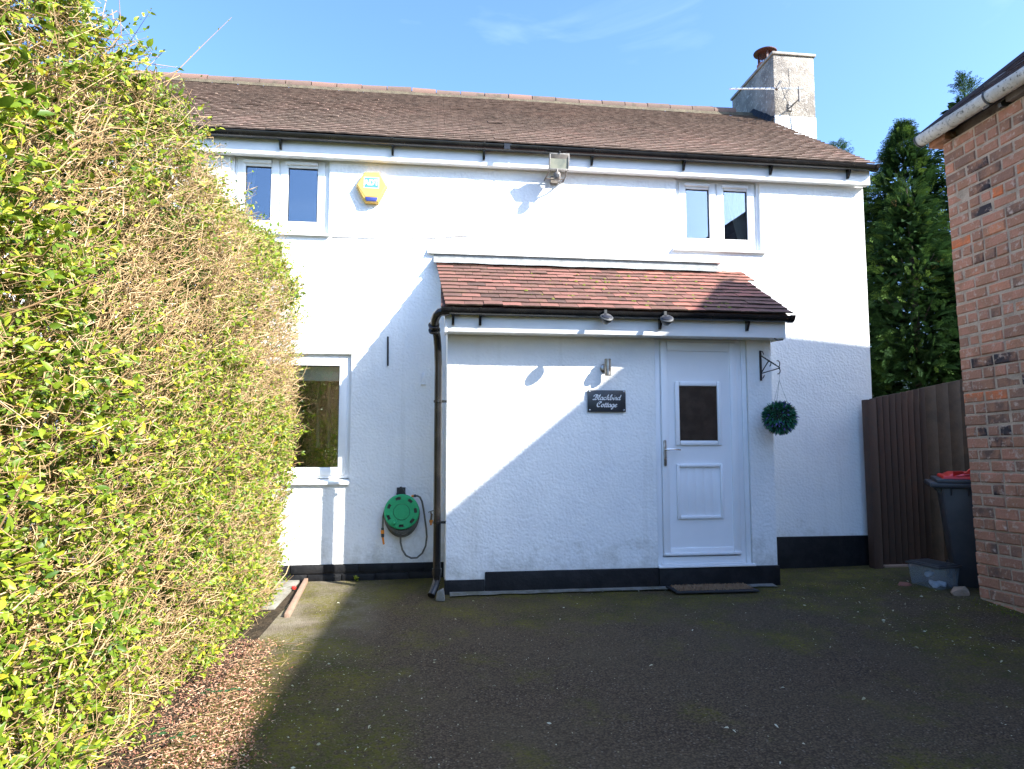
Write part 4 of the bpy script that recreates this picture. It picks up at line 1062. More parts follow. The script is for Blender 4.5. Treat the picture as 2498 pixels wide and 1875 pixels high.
def leaf_batch(pos, dirs, length, width, tints, droop=0.25, fold=0.18, updir=None):
    """vectorised leaf blades: pos (N,3), dirs (N,3) -> verts, faces, tint"""
    N = len(pos); d = norm(dirs)
    up = np.tile(np.array([[0, 0, 1.0]]), (N, 1)) if updir is None else updir
    rnd = RS.normal(size=(N, 3))*0.5
    side = norm(np.cross(d, up+rnd)); nrm = norm(np.cross(side, d))
    L = length[:, None]; W = width[:, None]
    def pt(a, s, k): return pos + d*L*a + side*W*s + nrm*(L*(-droop*a*a) + W*fold*abs(s)*2*k)
    vs = np.stack([pt(0, 0, 0), pt(.32, -.45, 1), pt(.34, 0, 0), pt(.32, .45, 1), pt(.68, -.36, 1), pt(.70, 0, 0), pt(.68, .36, 1), pt(1, 0, 0)], 1)
    base = (np.arange(N)*8)[:, None]
    tris = np.array([[0, 2, 1], [0, 3, 2], [4, 5, 7], [5, 6, 7]]); quads = np.array([[1, 2, 5, 4], [2, 3, 6, 5]])
    ft = (base[:, :, None] + tris[None]).reshape(-1, 3); fq = (base[:, :, None] + quads[None]).reshape(-1, 4)
    return vs.reshape(-1, 3), ft, fq, np.repeat(tints, 8)
N = 1500
dd = norm(RS.normal(size=(N, 3)))
pos = bc + dd*0.105; dirs = dd + RS.normal(size=(N, 3))*0.35
tint = RS.uniform(0, 0.85, N); pur = RS.rand(N) < 0.10; tint[pur] = RS.uniform(0.9, 1, pur.sum())
ln = RS.uniform(0.045, 0.068, N); wd = RS.uniform(0.013, 0.020, N); wd[pur] *= 1.1
vs, ft, fq, tt = leaf_batch(pos, dirs, ln, wd, tint)
vs = vs - np.array(tb.location)
o = np_obj('leaves', np_mesh('leaves', vs, [ft, fq], M['ball_leaf'], tt), tb); o['kind'] = 'stuff'

# hose reel
hr = thing('hose_reel', (-0.292, 0, 0.61), 'green wall mounted garden hose reel with hanging hose and orange nozzle', 'hose reel')
cxr, czr, rr_ = -0.290, 0.530+0.0, 0.168
czr = 0.607
g = MB()
yr = -0.155
# disc with seven slots, built as a ring of sectors
def polar(r_, a, y): return (cxr + r_*math.cos(a), y, czr + r_*math.sin(a))
slots = [math.radians(a) for a in (105, 52, 6, -41, -91, -158, -205)]
nseg = 168
def in_slot(a, r_):
    for s_ in slots:
        d = (a - s_ + math.pi) % (2*math.pi) - math.pi
        if abs(d) < 0.175 and 0.118 < r_ < 0.145: return True
    return False
rads = [0.0, 0.074, 0.078, 0.118, 0.145, 0.160, rr_]
yy = {0.0: 0, 0.074: 0, 0.078: 0.002, 0.118: 0.0, 0.145: 0.0, 0.160: 0.002, rr_: 0.012}
vs = []; fs = []
for r_ in rads[1:]:
    for k in range(nseg): vs.append(polar(r_, 2*math.pi*k/nseg, yr+yy[r_]))
c0 = len(vs); vs.append(polar(0, 0, yr))
for k in range(nseg): fs.append((c0, (k+1) % nseg, k))
for i in range(len(rads)-2):
    for k in range(nseg):
        a = 2*math.pi*(k+0.5)/nseg; rm_ = (rads[i+1]+rads[i+2])/2
        if in_slot(a, rm_): continue
        fs.append((i*nseg+k, i*nseg+(k+1) % nseg, (i+1)*nseg+(k+1) % nseg, (i+1)*nseg+k))
g.add(vs, fs)
vs = [polar(rr_, 2*math.pi*k/nseg, yr+0.012) for k in range(nseg)] + [polar(rr_, 2*math.pi*k/nseg, yr+0.022) for k in range(nseg)]
g.add(vs, [(k, (k+1) % nseg, nseg+(k+1) % nseg, nseg+k) for k in range(nseg)])
g.build('drum_face', M['reel'], hr)
g = MB(); g.tube([polar(0.077, 2*math.pi*k/48, yr-0.0005) for k in range(49)], 0.0014, 5); g.build('groove', M['darkplastic'], hr)
g = MB(); g.lathe((cxr, yr+0.02, czr), (0, 1, 0), [(0.112, 0), (0.112, 0.10), (0.150, 0.102), (0.150, 0.112)], 32); g.build('drum', M['darkplastic'], hr, smooth=True)
g = MB()
for lay in range(4):
    r_ = 0.120+0.011*lay
    for k in range(4 if lay < 3 else 3):
        y = yr+0.034+0.019*k
        cz2 = czr - 0.004*lay
        g.tube([(cxr+r_*math.cos(t), y+random.uniform(-.002, .002), cz2+r_*math.sin(t)*(1.0 if math.sin(t) > 0 else 1+0.05*lay)) for t in [2*math.pi*i/28 for i in range(29)]], 0.0085, 6)
g.build('coiled_hose', M['hose'], hr, smooth=True)
g = MB()
for (k, dz) in ((0, 0.040), (1, 0.062), (2, 0.078)):
    g.tube([(cxr+(0.158+0.004*k)*math.cos(t), yr+0.03+0.018*k, czr-0.015+((0.150+dz)*math.sin(t) if math.sin(t) < 0 else 0.15*math.sin(t))) for t in [math.radians(150+240*i/22) for i in range(23)]], 0.0088, 6)
g.tube([(-0.178, yr+0.05, 0.752), (-0.145, yr+0.045, 0.756), (-0.118, yr+0.045, 0.742), (-0.098, yr+0.05, 0.70), (-0.083, yr+0.06, 0.63), (-0.070, yr+0.07, 0.54), (-0.055, yr+0.08, 0.44), (-0.048, yr+0.08, 0.36), (-0.058, yr+0.08, 0.27), (-0.090, yr+0.08, 0.20), (-0.140, yr+0.075, 0.160), (-0.195, yr+0.07, 0.158), (-0.245, yr+0.06, 0.185), (-0.280, yr+0.055, 0.24), (-0.298, yr+0.05, 0.31), (-0.300, yr+0.045, 0.40)], 0.0088, 8)
g.tube([(-0.452, yr+0.05, 0.62), (-0.468, yr+0.05, 0.56), (-0.470, yr+0.045, 0.48), (-0.468, yr+0.04, 0.44)], 0.0085, 8)
g.build('loose_hose', M['hose'], hr, smooth=True)
g = MB()
g.prism([(-0.352, -0.06, 0.765), (-0.322, -0.06, 0.830), (-0.306, -0.06, 0.842), (-0.290, -0.06, 0.830), (-0.255, -0.06, 0.765), (-0.272, -0.06, 0.765), (-0.296, -0.06, 0.815), (-0.314, -0.06, 0.815), (-0.334, -0.06, 0.765)], (0, 0.05, 0))
g.box(-0.345, -0.262, -0.03, 0, 0.40, 0.83)
g.build('wall_bracket', M['darkplastic'], hr)
g = MB(); g.lathe((-0.358, yr, 0.508), (0, -1, 0), [(0.017, 0), (0.016, 0.030), (0.010, 0.034)], 16); g.build('crank_knob', M['reel'], hr, smooth=True)
g = MB()
g.cyl((-0.470, yr+0.03, 0.435), (-0.469, yr+0.03, 0.402), 0.0165, 16); g.cyl((-0.4665, yr+0.03, 0.370), (-0.455, yr+0.03, 0.300), 0.0105, 14, 0.0095)
g.cyl((-0.200, yr+0.045, 0.752), (-0.178, yr+0.045, 0.755), 0.011, 12)
g.build('nozzle', M['orange'], hr, smooth=True)
g = MB(); g.cyl((-0.469, yr+0.03, 0.402), (-0.4665, yr+0.03, 0.368), 0.0155, 16, 0.0135); g.cyl((-0.470, yr+0.03, 0.455), (-0.470, yr+0.03, 0.436), 0.013, 12); g.cyl((-0.178, yr+0.045, 0.755), (-0.155, yr+0.045, 0.757), 0.013, 12); g.build('hose_connector', M['darkplastic'], hr, smooth=True)

# garden tap
tp = thing('garden_tap', (-0.01, 0, 0.56), 'old brass garden tap with orange hose connector beside the downpipe', 'tap')
g = MB(); g.tube([(0.0, 0, 0.560), (-0.005, -0.06, 0.560), (-0.006, -0.085, 0.545), (-0.008, -0.09, 0.515)], 0.010, 10); g.tube([(-0.005, -0.06, 0.56), (-0.012, -0.062, 0.592)], 0.007, 8); g.tube([(-0.037, -0.062, 0.590), (0.013, -0.066, 0.608)], 0.004, 6); g.build('tap_body', M['brass'], tp, smooth=True)
g = MB(); g.cyl((-0.008, -0.09, 0.520), (-0.008, -0.09, 0.495), 0.018, 14); g.cyl((-0.008, -0.09, 0.495), (-0.010, -0.09, 0.470), 0.010, 12, 0.008); g.build('connector', M['orange'], tp, smooth=True)

# rusted tie bar + little vent cover
g = MB(); g.tube([(-0.456, -0.008, 2.326), (-0.454, -0.012, 2.20), (-0.452, -0.008, 2.033)], 0.009, 8)
tag(g.build('wall_tie', M['iron']), 'short black iron tie bar fixed upright on the white wall', 'wall tie')
g = MB(); g.box(-0.116, -0.088, -0.022, 0.002, 1.858, 1.965); g.box(-0.125, -0.078, -0.035, 0.002, 1.846, 1.858)
tag(g.build('vent_cover', M['upvc'], bevel=0.003), 'small white plastic outlet cover on the white wall left of the downpipe', 'vent cover')

# small spotlight stub under fascia right end
g = MB(); g.tube([(3.13, -0.93, 2.235), (3.15, -0.95, 2.215), (3.20, -0.95, 2.222)], 0.007, 6); g.build('cup_hook', M['iron'], cot)

# door mat
mt_ = thing('door_mat', (2.56, -0.86, GZ), 'worn brown coir door mat on the ground below the white door', 'door mat')
g = MB(); g.hexa([(2.13, -0.960, GZ+0.010), (2.88, -0.985, GZ+0.010), (2.86, -0.735, GZ+0.014), (2.11, -0.740, GZ+0.014), (2.13, -0.960, GZ+0.026), (2.88, -0.985, GZ+0.026), (2.86, -0.735, GZ+0.030), (2.11, -0.740, GZ+0.030)])
g.build('rubber_backing', M['rubber'], mt_, bevel=0.003)
N = 3200
px = RS.uniform(2.150, 2.850, N); py = RS.uniform(-0.950, -0.750, N)
pos = np.stack([px-mt_.location.x, py-mt_.location.y, np.full(N, 0.026)], 1)
dirs = np.stack([RS.normal(size=N)*.5, RS.normal(size=N)*.5, np.ones(N)], 1)
vs, ft, fq, tt = leaf_batch(pos, dirs, RS.uniform(.012, .024, N), RS.uniform(.003, .006, N), RS.rand(N))
o = np_obj('coir_pile', np_mesh('coir_pile', vs, [ft, fq], M['coir'], tt), mt_); o['kind'] = 'stuff'

# ================================================================== EDGING BOARD, SMALL THINGS
g = MB(); g.hexa([(-1.112, -1.30, GZ-0.03), (-1.070, -1.30, GZ-0.03), (-1.168, -0.03, GZ-0.03), (-1.205, -0.03, GZ-0.03), (-1.112, -1.30, GZ+0.032), (-1.070, -1.30, GZ+0.032), (-1.168, -0.03, GZ+0.032), (-1.205, -0.03, GZ+0.032)])
tag(g.build('edging_board', M['edging'], bevel=0.005), 'weathered brown timber edging board running to the cottage wall', 'edging board')
g = MB(); g.lathe((-1.232, -0.36, GZ+0.018), (0.3, 0, 1), [(0.018, -0.012), (0.022, 0.0), (0.018, 0.010), (0.007, 0.015)], 16)
tag(g.build('plant_pot_saucer', M['red'], smooth=True), 'small orange red plastic cap lying between edging board and hedge', 'cap')
g = MB(); g.hexa([(0.035, -0.93, GZ), (0.115, -0.95, GZ), (0.12, -0.88, GZ), (0.04, -0.87, GZ), (0.05, -0.92, 0.03), (0.10, -0.93, 0.045), (0.105, -0.89, 0.055), (0.055, -0.88, 0.02)])
tag(g.build('broken_stone', M['mortar_grey'], bevel=0.008), 'broken grey stone lump at the foot of the black downpipe', 'stone')
def rubble(name, x, y, z, r_, seed, matl, label, sx=1.3, sz=0.6):
    bm = bmesh.new(); bmesh.ops.create_icosphere(bm, subdivisions=2, radius=1)
    for v_ in bm.verts:
        n_ = 1+0.35*mnoise.noise(v_.co*1.3+Vector((seed, 0, 0)))
        v_.co = Vector((v_.co.x*r_*sx*n_, v_.co.y*r_*n_, v_.co.z*r_*sz*n_))
    me = bpy.data.meshes.new(name); bm.to_mesh(me); bm.free(); me.materials.append(matl)
    o = bpy.data.objects.new(name, me); C.objects.link(o); o.location = (x, y, z); tag(o, label, name.replace('_', ' ')); return o
rubble('brick_fragment', 4.28, -0.98, GZ+0.035, 0.045, 2, mat('broken_brick', (0.20, 0.08, 0.055), 0.95), 'red broken brick fragment beside the frosted storage crate')
rubble('stone_lump', 4.50, -1.36, GZ+0.05, 0.055, 5, mat('buff_stone', (0.30, 0.20, 0.14), 0.95, var=(0.2, 0.15, 0.1)), 'buff stone lump at the foot of the charcoal wheelie bin', 1.5, 0.9)

# ================================================================== FENCE
fn = thing('timber_fence', (4.8, -0.05, GZ), 'dark brown timber fence between cottage and brick barn with raking top', 'fence')
def ftop(x): return 1.740 + (x-4.685)*0.199
g = MB(); g.hexa([(4.560, -0.200, -0.15), (4.655, -0.200, -0.15), (4.655, -0.105, -0.15), (4.560, -0.105, -0.15), (4.552, -0.200, 1.722), (4.647, -0.200, 1.722), (4.647, -0.105, 1.722), (4.552, -0.105, 1.722)])
g.build('post', M['fence'], fn, bevel=0.006, tint=0.5)
x = 4.66; k = 0
while x < 5.235:
    w_ = 0.056 + 0.008*random.random()
    g = MB(); g.prism([(x, -0.105, -0.02), (x+w_, -0.112, -0.02), (x+w_, -0.112, ftop(x+w_)+random.uniform(-.004, .004)), (x, -0.105, ftop(x))], (0, 0.022, 0))
    g.build('slat', M['fence'], fn, tint=0.15+0.75*random.random(), bevel=0.003); x += w_+0.011; k += 1
while x < 7.6:
    w_ = 0.145
    g = MB(); g.prism([(x, -0.085, 0.0), (x+w_, -0.087-random.uniform(0, .004), 0.0), (x+w_, -0.087, ftop(x+w_)), (x, -0.085, ftop(x))], (0, 0.018, 0))
    g.build('board', M['fence_board'], fn, bevel=0.002); x += w_+0.003
g = MB(); g.box(4.68, 7.6, -0.078, -0.045, 0.35, 0.44); g.box(4.68, 7.6, -0.062, -0.030, 1.45, 1.54); g.box(4.70, 5.23, -0.083, -0.066, 0.05, 1.70); g.build('rail', M['fence'], fn, tint=0.1)
g = MB(); g.box(4.70, 5.6, -0.16, -0.07, GZ-0.05, -0.012); tag(g.build('gate_sill', M['edging'], bevel=0.008), 'pale worn timber sill lying under the dark fence', 'timber')

# ================================================================== WHEELIE BIN + CRATE
bn = thing('wheelie_bin', (4.970, -1.030, GZ), 'charcoal wheelie bin with red lid squeezed behind the brick barn corner', 'wheelie bin')
bn.rotation_euler = (0, 0, math.radians(-35))
bx, by = 4.970, -1.030
def rect(cx, cy, hx, hy, z): return [(cx-hx, cy-hy, z), (cx+hx, cy-hy, z), (cx+hx, cy+hy, z), (cx-hx, cy+hy, z)]
g = MB(); g.hexa(rect(bx+0.015, by+0.03, 0.190, 0.215, GZ+0.02) + rect(bx, by, 0.262, 0.290, 0.870))
body = g.build('body', M['bin'], bn, bevel=0.018)
g = MB()
for z, h in ((0.870, 0.040),): g.hexa(rect(bx-0.015, by, 0.335, 0.330, z) + rect(bx-0.015, by, 0.337, 0.332, z+h))
g.hexa(rect(bx, by, 0.300, 0.322, 0.910) + rect(bx, by, 0.300, 0.322, 0.945))
g.build('rim', M['bin'], bn, bevel=0.007)
for sx_ in (-0.20, -0.07, 0.07, 0.20):
    g = MB(); g.prism([(bx+sx_, by-0.28, 0.868), (bx+sx_, by-0.326, 0.868), (bx+sx_, by-0.29, 0.80)], (0.012, 0, 0)); g.build('rim_rib', M['bin'], bn)
for sy_ in (-0.22, 0.0, 0.2):
    g = MB(); g.prism([(bx-0.255, by+sy_, 0.868), (bx-0.305, by+sy_, 0.868), (bx-0.27, by+sy_, 0.80)], (0, 0.012, 0)); g.build('rim_rib', M['bin'], bn)
g = MB(); g.hexa(rect(bx+0.02, by, 0.270, 0.295, 0.947) + rect(bx+0.02, by, 0.262, 0.285, 0.972)); g.hexa(rect(bx+0.03, by+0.01, 0.235, 0.25, 0.974) + rect(bx+0.03, by+0.01, 0.19, 0.20, 0.998))
lid = g.build('lid', M['red'], bn, bevel=0.006)
g = MB(); g.prism([(bx-0.17, by-0.27, 0.972), (bx-0.17, by-0.29, 1.018), (bx-0.10, by-0.29, 1.022), (bx-0.08, by-0.27, 1.0)], (0, 0.03, 0)); g.box(bx-0.02, bx+0.25, by-0.25, by-0.21, 0.998, 1.062); g.prism([(bx-0.02, by-0.25, 0.99), (bx-0.09, by-0.25, 0.99), (bx-0.02, by-0.25, 1.06)], (0, 0.04, 0))
g.build('lid_handle', M['red'], lid, bevel=0.006)
for sx_ in (-0.20, 0.20):
    g = MB(); g.lathe((bx+sx_+0.015-0.02, by+0.24, GZ+0.10), (1, 0, 0), [(0.095, 0), (0.10, 0.008), (0.10, 0.042), (0.095, 0.05)], 24); g.build('wheel', M['rubber'], bn, smooth=True)

cr_ = thing('storage_crate', (4.45, -1.03, GZ), 'frosted plastic storage crate of empty bottles with dark clip lid beside the bin', 'storage crate')
ca = math.radians(11)
def crp(u_, v_, z): # local rect to world
    return (4.525 + u_*math.cos(ca)-v_*math.sin(ca), -1.042 + u_*math.sin(ca)+v_*math.cos(ca), z)
def crect(hu, hv, z): return [crp(-hu, -hv, z), crp(hu, -hv, z), crp(hu, hv, z), crp(-hu, hv, z)]
g = MB(); b0 = crect(0.108, 0.138, GZ+0.018); t0 = crect(0.126, 0.158, GZ+0.215)
g.add(b0+t0, [(0, 3, 2, 1), (0, 1, 5, 4), (1, 2, 6, 5), (2, 3, 7, 6), (3, 0, 4, 7)])
g.build('tub', M['crate'], cr_, bevel=0.012)
g = MB(); g.hexa(crect(0.136, 0.170, GZ+0.216) + crect(0.136, 0.170, GZ+0.232)); g.hexa(crect(0.120, 0.154, GZ+0.233) + crect(0.118, 0.152, GZ+0.243))
for i in range(5): g.hexa([crp(-0.085+0.038*i, -0.14, GZ+0.2435), crp(-0.073+0.038*i, -0.14, GZ+0.2435), crp(-0.073+0.038*i, 0.14, GZ+0.2435), crp(-0.085+0.038*i, 0.14, GZ+0.2435), crp(-0.085+0.038*i, -0.14, GZ+0.248), crp(-0.073+0.038*i, -0.14, GZ+0.248), crp(-0.073+0.038*i, 0.14, GZ+0.248), crp(-0.085+0.038*i, 0.14, GZ+0.248)])
g.build('lid', M['bin'], cr_, bevel=0.004)
pale = mat('clear_bottle', (0.75, 0.78, 0.80), 0.12, spec=0.8)
for i, (u_, v_, z, t, lab) in enumerate(((-0.05, -0.10, 0.055, 0.3, 'clear bottle lying at the front left inside the frosted crate'), (0.05, -0.08, 0.06, 2.2, 'clear bottle lying at the front right inside the frosted crate'), (-0.02, 0.03, 0.06, 1.2, 'clear bottle lying across the middle of the frosted crate'), (0.03, 0.10, 0.13, 0.2, 'clear bottle on top of the others in the frosted crate'))):
    g = MB(); p = Vector(crp(u_, v_, GZ+z)); d = Vector((math.cos(t), math.sin(t), 0.15)).normalized()
    p = p*0.5 + Vector(crp(0, 0, GZ+z))*0.5
    g.lathe(p, d, [(0.020, -0.045), (0.024, -0.04), (0.024, 0.01), (0.010, 0.035), (0.010, 0.045)], 14)
    tag(g.build('bottle', pale, smooth=True), lab, 'bottle', 'empty bottles in the storage crate')

# ================================================================== BRICK BARN
BA = math.radians(2.5)
dvx, dvy = -math.sin(BA), -math.cos(BA)
ix, iy = math.cos(BA), -math.sin(BA)
BX, BY = 4.556, -1.50
LEAN = -0.028
BL, BW = 14.0, 5.0
barn = thing('brick_barn', (BX, BY, 0), 'old red brick barn with steep dark tiled roof along the right side', 'barn')
def bw(s_, d, z):  # along wall, depth into wall, height
    return (BX + dvx*s_ + ix*d + LEAN*z, BY + dvy*s_ + iy*d, z)
ZT = 3.90
g = MB()
g.add([bw(0.006, 0.0055, -0.2), bw(BL, 0.0055, -0.2), bw(BL, 0.0055, ZT), bw(0.006, 0.0055, ZT), bw(0.006, BW, -0.2), bw(BL, BW, -0.2), bw(BL, BW, ZT), bw(0.006, BW, ZT)],
      [(0,1,2,3), (4,7,6,5), (1,5,6,2), (0,3,7,4)])
g.build('wall', M['mortar'], barn)
rb = random.Random(8)
def brick_mesh(L, H, seed, tint):
    r = random.Random(seed); j = lambda a: r.uniform(-a, a)
    D = 0.10; mb = MB()
    mb.hexa([(j(.002), j(.002), j(.002)), (L+j(.003), j(.002), j(.002)), (L, D, 0), (0, D, 0), (j(.003), j(.002), H+j(.003)), (L+j(.003), j(.002), H+j(.002)), (L, D, H), (0, D, H)])
    me = bpy.data.meshes.new('brick'); me.from_pydata(mb.v, [], mb.f)
    bm = bmesh.new(); bm.from_mesh(me); bmesh.ops.recalc_face_normals(bm, faces=bm.faces)
    es = [e for e in bm.edges if all(v_.co.y < 0.05 for v_ in e.verts)]
    bmesh.ops.bevel(bm, geom=es, offset=r.uniform(0.006, 0.012), segments=1, affect='EDGES', clamp_overlap=True)
    bm.to_mesh(me); bm.free()
    me.materials.append(M['brick'])
    a = me.attributes.new('tint', 'FLOAT', 'POINT'); a.data.foreach_set('value', [tint]*len(me.vertices))
    return me
BH = 0.0955
blib = {}
def getb(L, ti):
    key = (round(L, 3), ti)
    if key not in blib: blib[key] = brick_mesh(L, BH-0.013, hash(key) & 255, ti/13)
    return blib[key]
Ls, Lh, Lq = 0.222, 0.105, 0.075
jt = 0.013
V_, F_, T_ = [], [], []; singles = 0
rows = int((ZT+0.12)/BH)
allb = []
for r_ in range(-1, rows):
    z0 = ZT - (rows-r_)*BH + 0.004
    tl = 0.060*max(0, 1-z0/3.0)
    s_ = 0.0
    hdr = (r_ % 5 == 0)
    first = True
    while s_ < BL-0.3:
        if first: L = (Lh if r_ % 2 else Ls); first = False
        elif hdr: L = Lh
        else: L = Lh if rb.random() < 0.08 else Ls
        ti = rb.choice([1, 2, 3, 4, 5, 5, 6, 6, 7, 7, 8, 8, 9, 9, 10, 11]) if z0 > 1.9 else rb.choice([0, 1, 1, 2, 2, 3, 3, 4, 4, 5, 5, 6, 7, 8])
        if rb.random() < 0.025: ti = 13
        if rb.random() < 0.03: ti = 0
        if r_ < 1: ti = rb.choice([9, 10, 11])
        dz = tl*min(s_, 1.6)
        prot = rb.uniform(-0.003, 0.004) + (rb.uniform(0, 0.005) if z0 < 2.1 else 0) + 0.006*mnoise.noise(Vector((s_*1.2, z0*1.3, 4)))
        allb.append((s_, z0+dz, L+rb.uniform(-0.0, 0.0), ti, -prot, rb.uniform(-0.010, 0.010), rb.uniform(-0.012, 0.012), tl if s_ < 1.6 else 0))
        s_ += L + jt + rb.uniform(-0.002, 0.003)
allb.sort(key=lambda a: a[0])
base_rot = math.atan2(dvy, dvx)
for k, (s_, z, L, ti, dp_, rz, rx, tl) in enumerate(allb):
    me = getb(L, ti)
    loc = Vector(bw(s_, dp_, z))
    rot = Matrix.Rotation(base_rot, 4, 'Z') @ Matrix.Rotation(rz, 4, 'Z') @ Matrix.Rotation(-tl+rx*0.4, 4, 'Y')
    if k < 300:
        o = bpy.data.objects.new('brick', me); C.objects.link(o); o.parent = barn; o.location = loc - barn.location; o.rotation_euler = rot.to_euler()
    else:
        mt = Matrix.Translation(loc - barn.location) @ rot; k0 = len(V_)
        for vv in me.vertices: V_.append(mt @ vv.co)
        for pl in me.polygons: F_.append(tuple(a+k0 for a in pl.vertices))
        T_ += [ti/13]*len(me.vertices)
me = bpy.data.meshes.new('brickwork'); me.from_pydata(V_, [], F_); me.materials.append(M['brick'])
a = me.attributes.new('tint', 'FLOAT', 'POINT'); a.data.foreach_set('value', T_)
o = bpy.data.objects.new('brickwork', me); C.objects.link(o); o.parent = barn; o['kind'] = 'stuff'
# wall plate, rafter feet, corner corbel
g = MB(); g.add([bw(0.01, 0.05, ZT), bw(BL, 0.05, ZT), bw(BL, 0.20, ZT), bw(0.01, 0.20, ZT), bw(0.01, 0.05, ZT+0.13), bw(BL, 0.05, ZT+0.13), bw(BL, 0.20, ZT+0.13), bw(0.01, 0.20, ZT+0.13)], [(0,3,2,1),(4,5,6,7),(0,1,5,4),(1,2,6,5),(2,3,7,6),(3,0,4,7)]); g.build('wall_plate', M['rafter'], barn)
for k in range(12):
    s0 = 0.60 + k*0.42; g = MB()
    q = [bw(s0, -0.13, ZT+0.00), bw(s0, 0.25, ZT+0.30), bw(s0, 0.25, ZT+0.42), bw(s0, -0.13, ZT+0.08)]
    d = Vector((dvx, dvy, 0))*0.06; g.prism(q, d); g.build('rafter_foot', M['rafter'], barn, bevel=0.004)
g = MB()
for (s0, s1, h) in ((0.72, 1.3, 0.065), (1.34, 2.2, 0.055)):
    q = [bw(s0, -0.045, ZT+0.006), bw(s1, -0.03, ZT+0.006), bw(s1, 0.04, ZT+0.006), bw(s0, 0.04, ZT+0.006)]; g.hexa(q + [(a, b, c+h) for a, b, c in q])
g.build('fascia_board', M['rafter'], barn, bevel=0.004)
for (s0, s1, d0, h) in ((-0.10, 0.10, -0.055, 0.075), (-0.02, 0.17, -0.03, 0.0)):
    if h == 0: continue
    q = [bw(s0, d0, ZT+0.005), bw(s1, d0, ZT+0.005), bw(s1, 0.08, ZT+0.005), bw(s0, 0.08, ZT+0.005)]
    g = MB(); g.hexa(q + [(a, b, c+h) for a, b, c in q]); g.build('corbel_brick', M['brick'], barn, bevel=0.008, tint=0.1)
# gutter
def gpt(s_, r_, a, dz=0):
    return bw(s_, -0.118 + r_*math.cos(a), 3.985+dz + r_*math.sin(a))
g = MB(); n = 16
def gsec(mb, s0, s1, r_, t=0.005, full=(175, 365)):
    vs = []
    for s_ in (s0, s1):
        sl = -0.006*s_
        for rr in (r_, r_-t):
            for i in range(n+1):
                a = math.radians(full[0] + (full[1]-full[0])*i/n); vs.append(gpt(s_, rr, a, sl))
    q = n+1; fs = []
    for i in range(n): fs += [(i, i+1, 2*q+i+1, 2*q+i), (q+i+1, q+i, 3*q+i, 3*q+i+1), (i, q+i, q+i+1, i+1), (2*q+i+1, 3*q+i+1, 3*q+i, 2*q+i)]
    fs += [(0, 2*q, 3*q, q), (n, q+n, 3*q+n, 2*q+n)]
    mb.add(vs, fs)
gsec(g, -0.10, BL, 0.058, full=(150, 395))
bg = g.build('gutter', M['barn_gutter'], barn, smooth=True)
g = MB(); gsec(g, 0.245, 0.275, 0.0615, full=(150, 395)); g.build('joint', M['barn_gutter'], bg, smooth=True)
for s0 in (-0.112, 0.655, 1.9, 3.1):
    g = MB(); gsec(g, s0, s0+0.014, 0.064, 0.008, full=(150, 395)); g.build('rubber_clip', M['darkplastic'], bg, smooth=True)
g = MB(); vs = [gpt(-0.104, 0.057, math.radians(q)) for q in range(150, 400, 12)]; g.add(vs, [tuple(range(len(vs)))]); g.build('end_cap', M['barn_gutter'], bg)
g = MB(); q = [bw(0.66, -0.06, ZT+0.02), bw(0.66, 0.05, ZT+0.10), bw(0.66, 0.05, ZT+0.0), bw(0.66, -0.05, ZT-0.01)]; g.prism(q, Vector((dvx, dvy, 0))*0.03); g.build('gutter_bracket', M['darkplastic'], bg)

# roof: hipped at the end nearest the cottage
EH = 4.00; RISE = 0.82; HIPF = 0.60; RIDGE_IN = BW/2+0.12
def br_pt(s_, d, z): return (BX + dvx*s_ + ix*d - 0.11, BY + dvy*s_ + iy*d, z)
e0 = -0.10; dE = -0.12
rid_z = EH + RISE*RIDGE_IN
A0 = br_pt(e0, dE, EH); A1 = br_pt(BL+0.2, dE, EH)
R0 = br_pt(e0+HIPF*RIDGE_IN, dE+RIDGE_IN, rid_z); R1 = br_pt(BL+0.2, dE+RIDGE_IN, rid_z)
B0 = br_pt(e0, dE+2*RIDGE_IN, EH); B1 = br_pt(BL+0.2, dE+2*RIDGE_IN, EH)
g = MB(); g.add([A0, A1, R1, R0, B0, B1], [(0, 1, 2, 3), (5, 4, 3, 2), (4, 0, 3), (0, 4, 5, 1), (1, 5, 2)])
broof = g.build('roof', M['barn_roof'], barn, tint=0.2)
rt = random.Random(12)
V_, F_, T_ = [], [], []
up = Vector((ix*1, iy*1, RISE)).normalized(); al = Vector((dvx, dvy, 0)); nn = al.cross(up); nn = nn if nn.z > 0 else -nn
SL = RIDGE_IN*math.hypot(1, RISE)
row = 0; gau = 0.105
while row*gau < SL-0.05:
    d = row*gau; hin = d/math.hypot(1, RISE)
    s_ = e0 + HIPF*hin - (0.0 if row % 2 else 0.085)
    while s_ < 7.5:
        if s_ >= e0 + HIPF*hin - 0.09:
            o_ = Vector(br_pt(s_, dE, EH)) + up*d + nn*(0.012+rt.uniform(-.001, .006))
            w_, l_, t_ = 0.168, gau+0.05, 0.012
            pts = [o_, o_+al*w_, o_+al*w_+up*l_-nn*0.012, o_+up*l_-nn*0.012]; pts2 = [p + nn*t_ for p in pts]
            k0 = len(V_); V_ += [tuple(p-barn.location) for p in pts+pts2]
            F_ += [tuple(a+k0 for a in f_) for f_ in [(0,3,2,1),(4,5,6,7),(0,1,5,4),(1,2,6,5),(2,3,7,6),(3,0,4,7)]]
            tn = rt.uniform(0, 0.9) if rt.random() > 0.10 else 1.0
            T_ += [tn]*8
        s_ += 0.171
    row += 1
me = bpy.data.meshes.new('roof_tiling'); me.from_pydata(V_, [], F_); me.materials.append(M['barn_roof'])
bm = bmesh.new(); bm.from_mesh(me); bmesh.ops.recalc_face_normals(bm, faces=bm.faces); bm.to_mesh(me); bm.free()
a = me.attributes.new('tint', 'FLOAT', 'POINT'); a.data.foreach_set('value', T_)
